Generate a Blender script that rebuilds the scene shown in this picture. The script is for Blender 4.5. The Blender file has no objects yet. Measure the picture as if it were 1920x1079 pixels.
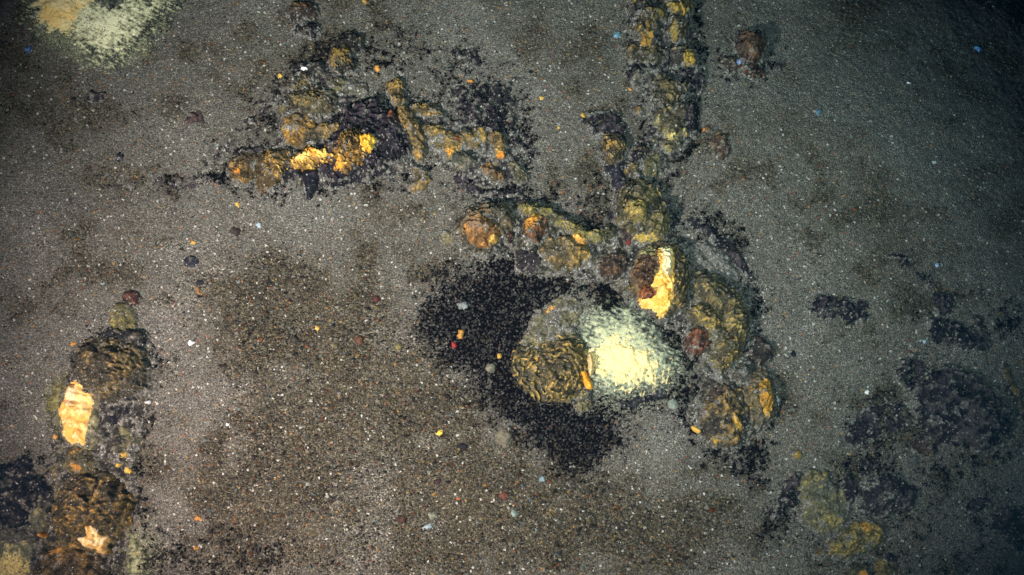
import bpy, math
import numpy as np
C = bpy.context.scene.collection
SC = bpy.context.scene

# ------------------------------------------------------------------ camera, world, lamps
D, TILT, F = 2.4, math.radians(11), 2400.0
CAM = np.array([0.0, -D*math.sin(TILT), D*math.cos(TILT)])
cd = bpy.data.cameras.new('camera'); cd.sensor_width = 36; cd.lens = 36*F/1920
cd.clip_start = 0.02; cd.clip_end = 100
cam = bpy.data.objects.new('camera', cd); C.objects.link(cam)
cam.location = CAM; cam.rotation_euler = (TILT, 0, 0)
SC.camera = cam
world = bpy.data.worlds.new('World'); SC.world = world; world.use_nodes = True
bg = world.node_tree.nodes['Background']
bg.inputs[0].default_value = (0.03, 0.11, 0.30, 1); bg.inputs[1].default_value = 0.42
SC.view_settings.view_transform = 'Standard'; SC.view_settings.look = 'None'
SC.view_settings.exposure = -0.38; SC.view_settings.gamma = 1
SC.cycles.max_bounces = 4; SC.cycles.volume_bounces = 0

def spot(name, loc, target, power, col, size, blend, rad):
    l = bpy.data.lights.new(name, 'SPOT'); l.energy = power; l.color = col
    l.spot_size = math.radians(size); l.spot_blend = blend; l.shadow_soft_size = rad
    o = bpy.data.objects.new(name, l); C.objects.link(o); o.location = loc
    d = np.array(target, float)-np.array(loc, float)
    import mathutils
    o.rotation_euler = mathutils.Vector(d).to_track_quat('-Z', 'Y').to_euler()
    return o
# the two lamps of the diving vehicle that carries the camera
spot('vehicle_lamp', (-0.95, -0.72, 1.55), (-0.19, 0.02, 0), 1950, (1.0, 0.29, 0.222), 63, 1.0, 0.045)
spot('vehicle_lamp', (0.45, -0.6, 2.2), (0.12, 0.02, 0), 900, (1.0, 0.39, 0.31), 53, 1.0, 0.06)

# ------------------------------------------------------------------ noise
rng = np.random.default_rng(7)
_perm = rng.permutation(512).astype(np.int64)
_perm = np.concatenate([_perm]*2)
_a = rng.random(512)*2*np.pi
_g = np.stack([np.cos(_a), np.sin(_a)], 1)
def perlin(x, y, s=0):
    xi = np.floor(x).astype(np.int64); yi = np.floor(y).astype(np.int64)
    xf = x-xi; yf = y-yi
    u = xf*xf*xf*(xf*(xf*6-15)+10); v = yf*yf*yf*(yf*(yf*6-15)+10)
    def gr(i, j):
        h = _perm[(_perm[(xi+i+s*37) & 511]+yi+j+s*91) & 511]
        g = _g[h]
        return g[..., 0]*(xf-i)+g[..., 1]*(yf-j)
    a = gr(0, 0); b = gr(1, 0); c = gr(0, 1); d = gr(1, 1)
    return ((a+(b-a)*u)*(1-v)+(c+(d-c)*u)*v)*1.5
def fbm(x, y, L, s=0, o=4, gain=.5):
    x = x/L; y = y/L; r = 0; a = 1; n = 0
    for k in range(o):
        r = r+a*perlin(x+k*13.7, y-k*7.3, s+k); n += a; a *= gain; x = x*2.03; y = y*2.03
    return r/n*1.35
def ridged(x, y, L, s=0, o=3):
    x = x/L; y = y/L; r = 0; a = 1; n = 0
    for k in range(o):
        r = r+a*(1-np.abs(perlin(x+k*5.1, y+k*9.9, s+k))*2.2); n += a; a *= .5; x = x*2.1; y = y*2.1
    return r/n
def worley(x, y, L, s=0):
    x = x/L; y = y/L
    xi = np.floor(x).astype(np.int64); yi = np.floor(y).astype(np.int64)
    d1 = np.full(x.shape, 9.); d2 = np.full(x.shape, 9.); idx = np.zeros(x.shape)
    for i in (-1, 0, 1):
        for j in (-1, 0, 1):
            h = _perm[(_perm[(xi+i+s*17) & 511]+yi+j+s*53) & 511]
            px = xi+i+.5+.45*_g[h, 0]; py = yi+j+.5+.45*_g[h, 1]
            d = np.hypot(x-px, y-py); m = d < d1
            d2 = np.where(m, d1, np.minimum(d2, d)); idx = np.where(m, h/512., idx); d1 = np.where(m, d, d1)
    return d1, d2, idx
def ss(a, b, x):
    t = np.clip((x-a)/(b-a), 0, 1); return t*t*(3-2*t)
def mix(a, b, w):
    return a*(1-w[..., None])+np.asarray(b)*w[..., None]

# ------------------------------------------------------------------ terrain and the mapping photo -> seabed
def T(x, y):
    u = x*.70+y*.71
    z = -0.42*np.maximum(0, u-.40)**2
    z = np.where(u > 1.6, -0.42*1.18**2-0.42*2*1.18*(u-1.6)*.5, z)
    z = z+.018*perlin(x*1.7+3, y*1.7+8, 3)+.008*perlin(x*4.3, y*4.3, 5)
    return z
def ground_pt(px, py, lift=0.):
    X = (px-960)/F; Y = -(py-539.5)/F
    dx = X; dy = Y*math.cos(TILT)+math.sin(TILT); dz = Y*math.sin(TILT)-math.cos(TILT)
    z = np.zeros_like(X)
    for _ in range(8):
        t = (z+lift-CAM[2])/dz
        x = CAM[0]+t*dx; y = CAM[1]+t*dy
        z = T(x, y)
    return x, y, z
def to_px(x, y, z):
    rx = x-CAM[0]; ry = y-CAM[1]; rz = z-CAM[2]
    Y = ry*math.cos(TILT)+rz*math.sin(TILT); Z = -ry*math.sin(TILT)+rz*math.cos(TILT)
    Z = np.minimum(Z, -.3)
    return 960+F*rx/-Z, 539.5-F*Y/-Z

# ------------------------------------------------------------------ polygons
def smooth_poly(p, n=2):
    p = np.array(p, float)
    for _ in range(n):
        q = np.roll(p, -1, 0)
        p = np.stack([p*.75+q*.25, p*.25+q*.75], 1).reshape(-1, 2)
    return p
def sdf(x, y, poly):
    """signed distance, positive inside"""
    best = np.full(x.shape, 1e18); ins = np.zeros(x.shape, bool)
    n = len(poly)
    for i in range(n):
        ax, ay = poly[i]; bx, by = poly[(i+1) % n]
        ex, ey = bx-ax, by-ay; L = ex*ex+ey*ey+1e-9
        t = np.clip(((x-ax)*ex+(y-ay)*ey)/L, 0, 1)
        best = np.minimum(best, (x-ax-t*ex)**2+(y-ay-t*ey)**2)
        c = ((ay > y) != (by > y))
        with np.errstate(divide='ignore', invalid='ignore'):
            xx = (bx-ax)*(y-ay)/(by-ay)+ax
        ins ^= c & (x < xx)
    return np.where(ins, 1, -1)*np.sqrt(best)
def ell(cx, cy, rx, ry, ang=0, n=14):
    t = np.linspace(0, 2*np.pi, n, endpoint=False); a = math.radians(ang)
    X = rx*np.cos(t); Y = ry*np.sin(t)
    return [(cx+x*math.cos(a)-y*math.sin(a), cy+x*math.sin(a)+y*math.cos(a)) for x, y in zip(X, Y)]
def warp_sdf(px, py, poly, w=6, L=22, seed=0):
    wx = px+w*fbm(px, py, L, 20+seed); wy = py+w*fbm(px, py, L, 40+seed)
    return sdf(wx, wy, poly)

# ------------------------------------------------------------------ materials
def nodes(name):
    m = bpy.data.materials.new(name); m.use_nodes = True
    nt = m.node_tree; return m, nt, nt.nodes, nt.links, nt.nodes['Principled BSDF']
def N(ns, t, **k):
    n = ns.new(t)
    for a, b in k.items():
        if a.startswith('i_'):
            n.inputs[a[2:].replace('_', ' ')].default_value = b
        else: setattr(n, a, b)
    return n
def ramp(ns, stops, interp='LINEAR'):
    r = ns.new('ShaderNodeValToRGB'); e = r.color_ramp; e.interpolation = interp
    while len(e.elements) < len(stops): e.elements.new(.5)
    for el, (p, c) in zip(e.elements, stops):
        el.position = p; el.color = (*c, 1) if len(c) == 3 else c
    return r
def mul(ns, lk, a, b, fac=1.0, mode='MULTIPLY'):
    m = ns.new('ShaderNodeMix'); m.data_type = 'RGBA'; m.blend_type = mode
    m.inputs[0].default_value = fac
    lk.new(a, m.inputs[6]); lk.new(b, m.inputs[7]); return m
def rock_mat(name, rough=.8, contrast=.5, scale=260, bump=.0008, spec=.15, grit=.07):
    m, nt, ns, lk, bs = nodes(name)
    co = N(ns, 'ShaderNodeTexCoord'); at = N(ns, 'ShaderNodeAttribute', attribute_name='Col')
    n1 = N(ns, 'ShaderNodeTexNoise', i_Scale=scale, i_Detail=5.0, i_Roughness=.65)
    lk.new(co.outputs['Object'], n1.inputs['Vector'])
    lo, hi = 1-contrast, 1+contrast*1.5
    r1 = ramp(ns, [(.3, (lo,)*3), (.5, (.95,)*3), (.72, (hi,)*3)])
    lk.new(n1.outputs['Fac'], r1.inputs['Fac'])
    c1 = mul(ns, lk, at.outputs['Color'], r1.outputs['Color'])
    # grit: sand grains caught on the surface
    v = N(ns, 'ShaderNodeTexVoronoi', i_Scale=400.0); lk.new(co.outputs['Object'], v.inputs['Vector'])
    sep = N(ns, 'ShaderNodeSeparateColor'); lk.new(v.outputs['Color'], sep.inputs[0])
    gt = N(ns, 'ShaderNodeMath', operation='GREATER_THAN'); gt.inputs[1].default_value = 1-grit
    lk.new(sep.outputs[0], gt.inputs[0])
    sa = N(ns, 'ShaderNodeAttribute', attribute_name='sandy')
    ma = N(ns, 'ShaderNodeMath', operation='MULTIPLY_ADD'); ma.inputs[1].default_value = -.95; ma.inputs[2].default_value = 1-grit
    lk.new(sa.outputs['Fac'], ma.inputs[0]); lk.new(ma.outputs[0], gt.inputs[1])
    gr = ramp(ns, [(0, (.05, .05, .05)), (.5, (.14, .135, .12)), (.9, (.22, .21, .195)), (1, (.42, .42, .40))])
    lk.new(sep.outputs[1], gr.inputs['Fac'])
    c2 = N(ns, 'ShaderNodeMix', data_type='RGBA'); lk.new(gt.outputs[0], c2.inputs[0])
    lk.new(c1.outputs[2], c2.inputs[6]); lk.new(gr.outputs[0], c2.inputs[7])
    lk.new(c2.outputs[2], bs.inputs['Base Color'])
    bs.inputs['Roughness'].default_value = rough; bs.inputs['Specular IOR Level'].default_value = spec
    n2 = N(ns, 'ShaderNodeTexNoise', i_Scale=scale*.7, i_Detail=6.0, i_Roughness=.6)
    lk.new(co.outputs['Object'], n2.inputs['Vector'])
    b = N(ns, 'ShaderNodeBump'); b.inputs['Strength'].default_value = .8; b.inputs['Distance'].default_value = bump*3
    lk.new(n2.outputs['Fac'], b.inputs['Height']); lk.new(b.outputs[0], bs.inputs['Normal'])
    return m
M_ROCK = rock_mat('folded_rock_crust')
M_DARK = rock_mat('dark_mineral_crust', .7, .45, 300, .0009, .15, .05)
M_MAT = rock_mat('bacterial_film', .95, .3, 420, .0008, .03, .04)
M_SULF = rock_mat('sulfur_coating', .9, .2, 340, .0007, .05, .0)
M_PEB = rock_mat('pebble_stone', .75, .3, 500, .0005, .10, .0)

def sand_mat():
    m, nt, ns, lk, bs = nodes('seabed_sand')
    co = N(ns, 'ShaderNodeTexCoord'); at = N(ns, 'ShaderNodeAttribute', attribute_name='Col')
    cs = N(ns, 'ShaderNodeAttribute', attribute_name='coarse')
    out = at.outputs['Color']
    for sc, lo, hi in ((620., .45, 1.6), (330., .55, 1.45)):
        v = N(ns, 'ShaderNodeTexVoronoi', i_Scale=sc); lk.new(co.outputs['Object'], v.inputs['Vector'])
        sp = N(ns, 'ShaderNodeSeparateColor'); lk.new(v.outputs['Color'], sp.inputs[0])
        r = ramp(ns, [(0, (lo*.8, lo*.8, lo*.85)), (.35, (.72, .7, .68)), (.7, (1.1, 1.06, 1.)), (.93, (hi, hi*.97, hi*.9)), (1, (hi*1.7,)*3)])
        lk.new(sp.outputs[0], r.inputs['Fac'])
        x = mul(ns, lk, out, r.outputs[0])
        # fine sand is more even than coarse sand
        if sc < 400: lk.new(cs.outputs['Fac'], x.inputs[0])
        out = x.outputs[2]
        pass
    # black sediment, grain by grain
    sb = N(ns, 'ShaderNodeAttribute', attribute_name='sooty')
    a1 = N(ns, 'ShaderNodeMath', operation='MULTIPLY_ADD'); a1.inputs[1].default_value = 1.1; lk.new(sb.outputs['Fac'], a1.inputs[0])
    ng = N(ns, 'ShaderNodeMath', operation='MULTIPLY'); ng.inputs[1].default_value = -1.; lk.new(sp.outputs[1], ng.inputs[0]); lk.new(ng.outputs[0], a1.inputs[2])
    a2 = N(ns, 'ShaderNodeMath', operation='MULTIPLY_ADD', use_clamp=True); a2.inputs[1].default_value = 2.1; a2.inputs[2].default_value = .22; lk.new(a1.outputs[0], a2.inputs[0])
    gx_ = N(ns, 'ShaderNodeMix', data_type='RGBA'); g0 = N(ns, 'ShaderNodeMath', operation='MULTIPLY'); g0.inputs[1].default_value = .72; lk.new(sb.outputs['Fac'], g0.inputs[0]); lk.new(g0.outputs[0], gx_.inputs[0]); lk.new(out, gx_.inputs[6]); gx_.inputs[7].default_value = (.018, .017, .02, 1)
    bx_ = N(ns, 'ShaderNodeMix', data_type='RGBA'); lk.new(a2.outputs[0], bx_.inputs[0]); lk.new(gx_.outputs[2], bx_.inputs[6]); bx_.inputs[7].default_value = (.003, .0025, .004, 1)
    out = bx_.outputs[2]
    # stray coloured grains
    v = N(ns, 'ShaderNodeTexVoronoi', i_Scale=300.); lk.new(co.outputs['Object'], v.inputs['Vector'])
    sp = N(ns, 'ShaderNodeSeparateColor'); lk.new(v.outputs['Color'], sp.inputs[0])
    gt = N(ns, 'ShaderNodeMath', operation='GREATER_THAN'); gt.inputs[1].default_value = .966
    lk.new(sp.outputs[0], gt.inputs[0])
    r = ramp(ns, [(0, (.55, .55, .52)), (.3, (.11, .16, .18)), (.45, (.25, .08, .03)), (.6, (.35, .2, .05)), (.7, (.02, .02, .03)), (.9, (.26, .26, .22))], 'CONSTANT')
    lk.new(sp.outputs[1], r.inputs['Fac'])
    x = N(ns, 'ShaderNodeMix', data_type='RGBA')
    g2 = N(ns, 'ShaderNodeMath', operation='MULTIPLY'); lk.new(gt.outputs[0], g2.inputs[0]); bk = N(ns, 'ShaderNodeAttribute', attribute_name='sooty'); mk = N(ns, 'ShaderNodeMath', operation='MULTIPLY_ADD'); mk.inputs[1].default_value = -.72; mk.inputs[2].default_value = .75; lk.new(bk.outputs['Fac'], mk.inputs[0]); lk.new(mk.outputs[0], g2.inputs[1])
    lk.new(g2.outputs[0], x.inputs[0]); lk.new(out, x.inputs[6]); lk.new(r.outputs[0], x.inputs[7])
    lk.new(x.outputs[2], bs.inputs['Base Color'])
    bs.inputs['Roughness'].default_value = .9; bs.inputs['Specular IOR Level'].default_value = .03
    v = N(ns, 'ShaderNodeTexVoronoi', i_Scale=330.); lk.new(co.outputs['Object'], v.inputs['Vector'])
    b = N(ns, 'ShaderNodeBump', invert=True); b.inputs['Strength'].default_value = .7; b.inputs['Distance'].default_value = .0025
    lk.new(v.outputs['Distance'], b.inputs['Height']); lk.new(b.outputs[0], bs.inputs['Normal'])
    return m
M_SAND = sand_mat()

# ------------------------------------------------------------------ mesh helper
def mesh_obj(name, V, Fc, cols=None, mat=None, extra=None, smooth=True, sizes=None):
    me = bpy.data.meshes.new(name)
    V = np.asarray(V, np.float32); Fc = np.asarray(Fc, np.int32)
    k = Fc.shape[1]
    me.vertices.add(len(V)); me.vertices.foreach_set('co', V.ravel())
    me.loops.add(Fc.size); me.loops.foreach_set('vertex_index', Fc.ravel())
    me.polygons.add(len(Fc)); me.polygons.foreach_set('loop_start', np.arange(0, Fc.size, k, dtype=np.int32))
    me.polygons.foreach_set('use_smooth', np.full(len(Fc), smooth))
    me.update(calc_edges=True)
    if cols is not None:
        a = me.attributes.new('Col', 'FLOAT_COLOR', 'POINT')
        c = np.ones((len(V), 4), np.float32); c[:, :3] = cols; a.data.foreach_set('color', c.ravel())
    for nm, arr in (extra or {}).items():
        a = me.attributes.new(nm, 'FLOAT', 'POINT'); a.data.foreach_set('value', np.asarray(arr, np.float32))
    if mat: me.materials.append(mat)
    o = bpy.data.objects.new(name, me); C.objects.link(o)
    return o
def tag(o, label=None, cat=None, group=None, kind=None):
    for k, v in (('label', label), ('category', cat), ('group', group), ('kind', kind)):
        if v: o[k] = v
    return o

# ------------------------------------------------------------------ colours (albedo)
NAVY = (.012, .011, .016); PURP = (.036, .029, .036); OLIVE = (.105, .092, .045); BROWN = (.10, .055, .026)
OCHRE = (.30, .18, .045); GOLD = (.62, .36, .07); ORANGE = (.62, .24, .035); CREAM = (.85, .62, .30)
PALE = (.86, .86, .44); SAND = (.124, .120, .109); RUST = (.22, .075, .03); MOSS = (.16, .13, .06); DGREY = (.075, .072, .068)
FILM = (.34, .38, .24)

# ------------------------------------------------------------------ stains and tints of the seabed
black_polys = [
 (([(775, 600), (800, 545), (860, 500), (930, 478), (1010, 490), (1060, 520), (1080, 550), (1050, 620), (1015, 660), (1015, 720), (1060, 740), (1130, 745), (1165, 790), (1175, 835), (1110, 885), (1060, 885), (1000, 845), (930, 790), (880, 720), (800, 660)]), .88),
 (([(1270, 690), (1320, 700), (1325, 800), (1360, 840), (1430, 865), (1440, 900), (1350, 860), (1285, 800), (1265, 740)]), .9),
 (([(1095, 520), (1160, 510), (1185, 560), (1150, 590), (1105, 570)]), .9),
 (([(840, 300), (900, 300), (960, 320), (1010, 350), (1010, 390), (930, 385), (850, 360)]), .62),
 (([(880, 250), (960, 255), (985, 300), (920, 320)]), .6),
 (([(1240, 590), (1290, 610), (1300, 700), (1270, 690), (1235, 640)]), .85),
 (([(1120, 735), (1250, 720), (1260, 750), (1180, 775), (1110, 765)]), .7),
 (([(735, 50), (775, 45), (778, 85), (740, 95)]), .7),
 (([(1430, 960), (1465, 965), (1465, 1020), (1435, 1020)]), .85),
 (([(1395, 845), (1425, 850), (1425, 880), (1400, 882)]), .8),
 (([(1875, 565), (1905, 570), (1905, 620), (1878, 618)]), .8),
 (([(640, 150), (700, 160), (760, 200), (720, 240), (620, 200)]), .45),
 (([(1130, 300), (1180, 300), (1170, 370), (1140, 350)]), .6),
 (([(300, 330), (430, 320), (440, 345), (300, 352)]), .45),
 (([(180, 760), (235, 760), (240, 830), (190, 850)]), .75),
 (([(250, 960), (520, 990), (560, 1085), (230, 1085)]), .35),
 (([(1560, 760), (1720, 720), (1920, 800), (1920, 860), (1700, 900), (1580, 860)]), .2),
 (([(400, 290), (470, 200), (520, 130), (620, 60), (700, 60), (800, 160), (820, 260), (800, 370), (700, 350), (600, 380), (420, 370)]), .5),
 (([(1150, -20), (1320, -20), (1330, 150), (1300, 300), (1240, 350), (1180, 330), (1200, 200)]), .55),
 (([(850, 370), (1250, 350), (1430, 430), (1430, 700), (1480, 850), (1280, 860), (1250, 600), (900, 520)]), .5),
 (([(1650, 460), (1800, 500), (1925, 600), (1925, 900), (1560, 900), (1700, 680)]), .2),
 (([(1440, 880), (1760, 860), (1925, 920), (1925, 1085), (1560, 1085), (1450, 1000)]), .27),
 (([(190, 600), (280, 620), (300, 720), (270, 900), (270, 1085), (90, 1085), (20, 850), (110, 830), (130, 680)]), .5),
 (([(780, 60), (1000, 120), (1010, 400), (840, 380), (820, 180)]), .4),
 (([(1340, 60), (1450, 60), (1450, 160), (1340, 150)]), .5),
]
black_polys = [(smooth_poly(p, 2), w) for p, w in black_polys]
film_tint_polys = [
 (([(60, -20), (330, -20), (310, 40), (270, 90), (190, 130), (120, 100), (60, 60)]), .55, FILM),
 (([(1090, 560), (1200, 560), (1290, 640), (1300, 720), (1200, 770), (1090, 770), (1080, 660)]), .5, (.32, .35, .25)),
 (([(950, 560), (1100, 530), (1110, 600), (1010, 640)]), .4, (.25, .26, .22)),
 (([(95, 700), (210, 690), (250, 760), (270, 860), (210, 900), (150, 850), (85, 790)]), .35, (.26, .26, .14)),
 (([(230, 1000), (290, 980), (300, 1079), (220, 1079)]), .4, (.26, .28, .18)),
 (([(1560, 240), (1330, 100), (1900, 20), (1900, 500)]), .12, (.16, .2, .2)),  # faint blue-green tint over the upper right sand
]
film_tint_polys = [(smooth_poly(p, 2), w, c) for p, w, c in film_tint_polys]
coarse_poly = smooth_poly([(560, 480), (780, 560), (830, 700), (1000, 890), (1180, 900), (1420, 930), (1430, 1079), (200, 1100), (420, 950), (440, 700), (300, 480)], 2)
def seabed_fields(px, py):
    n1 = fbm(px, py, 260, 1); n2 = fbm(px, py, 60, 2); n3 = fbm(px, py, 14, 3, 3); n4 = fbm(px, py, 6, 9, 2)
    coarse = ss(-60, 60, sdf(px, py, coarse_poly)+60*n2)*.8+.2*ss(-.3, .5, n1+n2)
    coarse = np.clip(coarse+.5*ss(.15, .5, n2+.6*n1), 0, 1)
    col = np.ones(px.shape+(3,))*np.array(SAND)
    col = mix(col, (.068, .060, .043), coarse*.9)
    col = mix(col, (.075, .070, .058), ss(.0, .55, n1+.3*n2)*.5)
    col = mix(col, (.170, .167, .158), ss(.05, .55, -n1+.4*n2)*.6)
    for p, w, c in film_tint_polys:
        m = ss(-25, 25, sdf(px, py, p)+22*n2+10*n3)
        col = mix(col, c, m*w)
    blk = np.zeros(px.shape)
    for p, w in black_polys:
        near = (px > p[:, 0].min()-80) & (px < p[:, 0].max()+80) & (py > p[:, 1].min()-80) & (py < p[:, 1].max()+80)
        m = np.zeros(px.shape)
        if near.any():
            d = sdf(px[near], py[near], p)
            m[near] = w*ss(-1.1, 1.2, d/34+.8*n2[near]+1.0*n3[near]+.8*n4[near]) if w > .55 else 1.5*w*ss(.0, .9, np.minimum(d/30, .35)+1.1*n2[near]+1.3*n3[near]+.7*n4[near])
        blk = 1-(1-blk)*(1-np.clip(m, 0, 1))
    # pale threads of film over the black sand
    th = ss(.72, .95, ridged(px, py, 16, 30))*ss(.0, .4, n2+.25)
    blk = blk*(1-.45*th)
    return col, coarse, blk

# seabed: one sheet, fine where the picture looks, growing coarser outward
def axis(lo, hi, st, far):
    a = list(np.arange(lo, hi, st)); s = st
    b = []; x = hi
    while x < far: b.append(x); s *= 1.13; x += s
    s = st; c = []; x = lo-st
    while x > -far: c.append(x); s *= 1.13; x -= s
    return np.array(c[::-1]+a+b)
xs = axis(-1.15, 1.35, .0030, 16); ys = axis(-.68, .86, .0030, 16)
X, Y = np.meshgrid(xs, ys); x = X.ravel(); y = Y.ravel(); z = T(x, y)
px, py = to_px(x, y, z)
px = np.clip(px, -4000, 6000); py = np.clip(py, -4000, 5000)
col, coarse, blk = seabed_fields(px, py)
zz = z-.001+.003*fbm(x, y, .16, 61, 2)+.0025*fbm(x, y, .06, 60, 3)+.0016*fbm(x, y, .014, 66, 3)+.0012*coarse*fbm(x, y, .008, 70, 2)
nx, ny = len(xs), len(ys)
idx = np.arange(nx*ny).reshape(ny, nx)
Fq = np.stack([idx[:-1, :-1], idx[:-1, 1:], idx[1:, 1:], idx[1:, :-1]], -1).reshape(-1, 4)
tag(mesh_obj('seabed', np.stack([x, y, zz], 1), Fq, col, M_SAND, {'coarse': coarse, 'sooty': blk}), kind='structure',
    label='grey-brown sandy seabed with black and pale stained patches')

# ------------------------------------------------------------------ gravel: loose grains nobody could count
def grains(name, n, rlo, rhi, pal, weights, dens, seed, label):
    r = np.random.default_rng(seed)
    gx = r.uniform(-80, 2000, n*3); gy = r.uniform(-80, 1160, n*3)
    col, coarse, blk = seabed_fields(gx, gy)
    keep = r.random(n*3) < dens(gx, gy, coarse, blk)
    gx, gy, blk, coarse = gx[keep][:n], gy[keep][:n], blk[keep][:n], coarse[keep][:n]
    n = len(gx)
    x, y, z = ground_pt(gx, gy)
    rad = (rlo+(rhi-rlo)*r.random(n)**4)*.001*(.7+.5*coarse)
    base = np.array([[1, 0, 0], [-1, 0, 0], [0, 1, 0], [0, -1, 0], [0, 0, 1], [0, 0, -1]], float)
    V = base[None]*(.65+.7*r.random((n, 6, 1)))+r.normal(0, .18, (n, 6, 3))
    a = r.random(n)*6.283; ca, sa = np.cos(a)[:, None], np.sin(a)[:, None]
    vx = V[..., 0]*ca-V[..., 1]*sa; vy = V[..., 0]*sa+V[..., 1]*ca
    V = np.stack([vx*rad[:, None]+x[:, None], vy*rad[:, None]*.8+y[:, None], V[..., 2]*rad[:, None]*.6+z[:, None]+.0012], -1)
    f = np.array([[0, 2, 4], [2, 1, 4], [1, 3, 4], [3, 0, 4], [2, 0, 5], [1, 2, 5], [3, 1, 5], [0, 3, 5]])
    Fc = (f[None]+np.arange(n)[:, None, None]*6).reshape(-1, 3)
    ci = r.choice(len(pal), n, p=np.array(weights)/sum(weights))
    c = np.array(pal)[ci]*(.6+.8*r.random((n, 1)))
    dk = np.where(r.random(n) < blk*1.06, .03+.42*r.random(n)**2, 1-.80*blk)
    c = c*dk[:, None]*(.92-.22*coarse[:, None])
    return tag(mesh_obj(name, V.reshape(-1, 3), Fc, np.repeat(c, 6, 0), M_PEB, smooth=False), label, 'gravel', kind='stuff')
PAL = [(.135, .125, .105), (.085, .078, .062), (.035, .03, .03), (.21, .195, .165), (.14, .12, .065), (.085, .05, .032), (.17, .065, .03), (.26, .15, .05), (.40, .40, .37), (.12, .16, .17)]
WTS = [24, 24, 20, 9, 10, 9, 2.2, .9, .9, .8]
grains('gravel', 60000, .85, 3.0, PAL, WTS, lambda x, y, c, b: .25+.75*c, 3, 'loose mixed grains of coarse sand over the seabed')
grains('coarse_gravel', 8500, 1.9, 5.2, PAL, [20, 22, 20, 10, 12, 9, 3, 2, 1.0, 1.4], lambda x, y, c, b: .06+.94*c**2, 4, 'coarser rounded gravel scattered through the sand')

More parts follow.
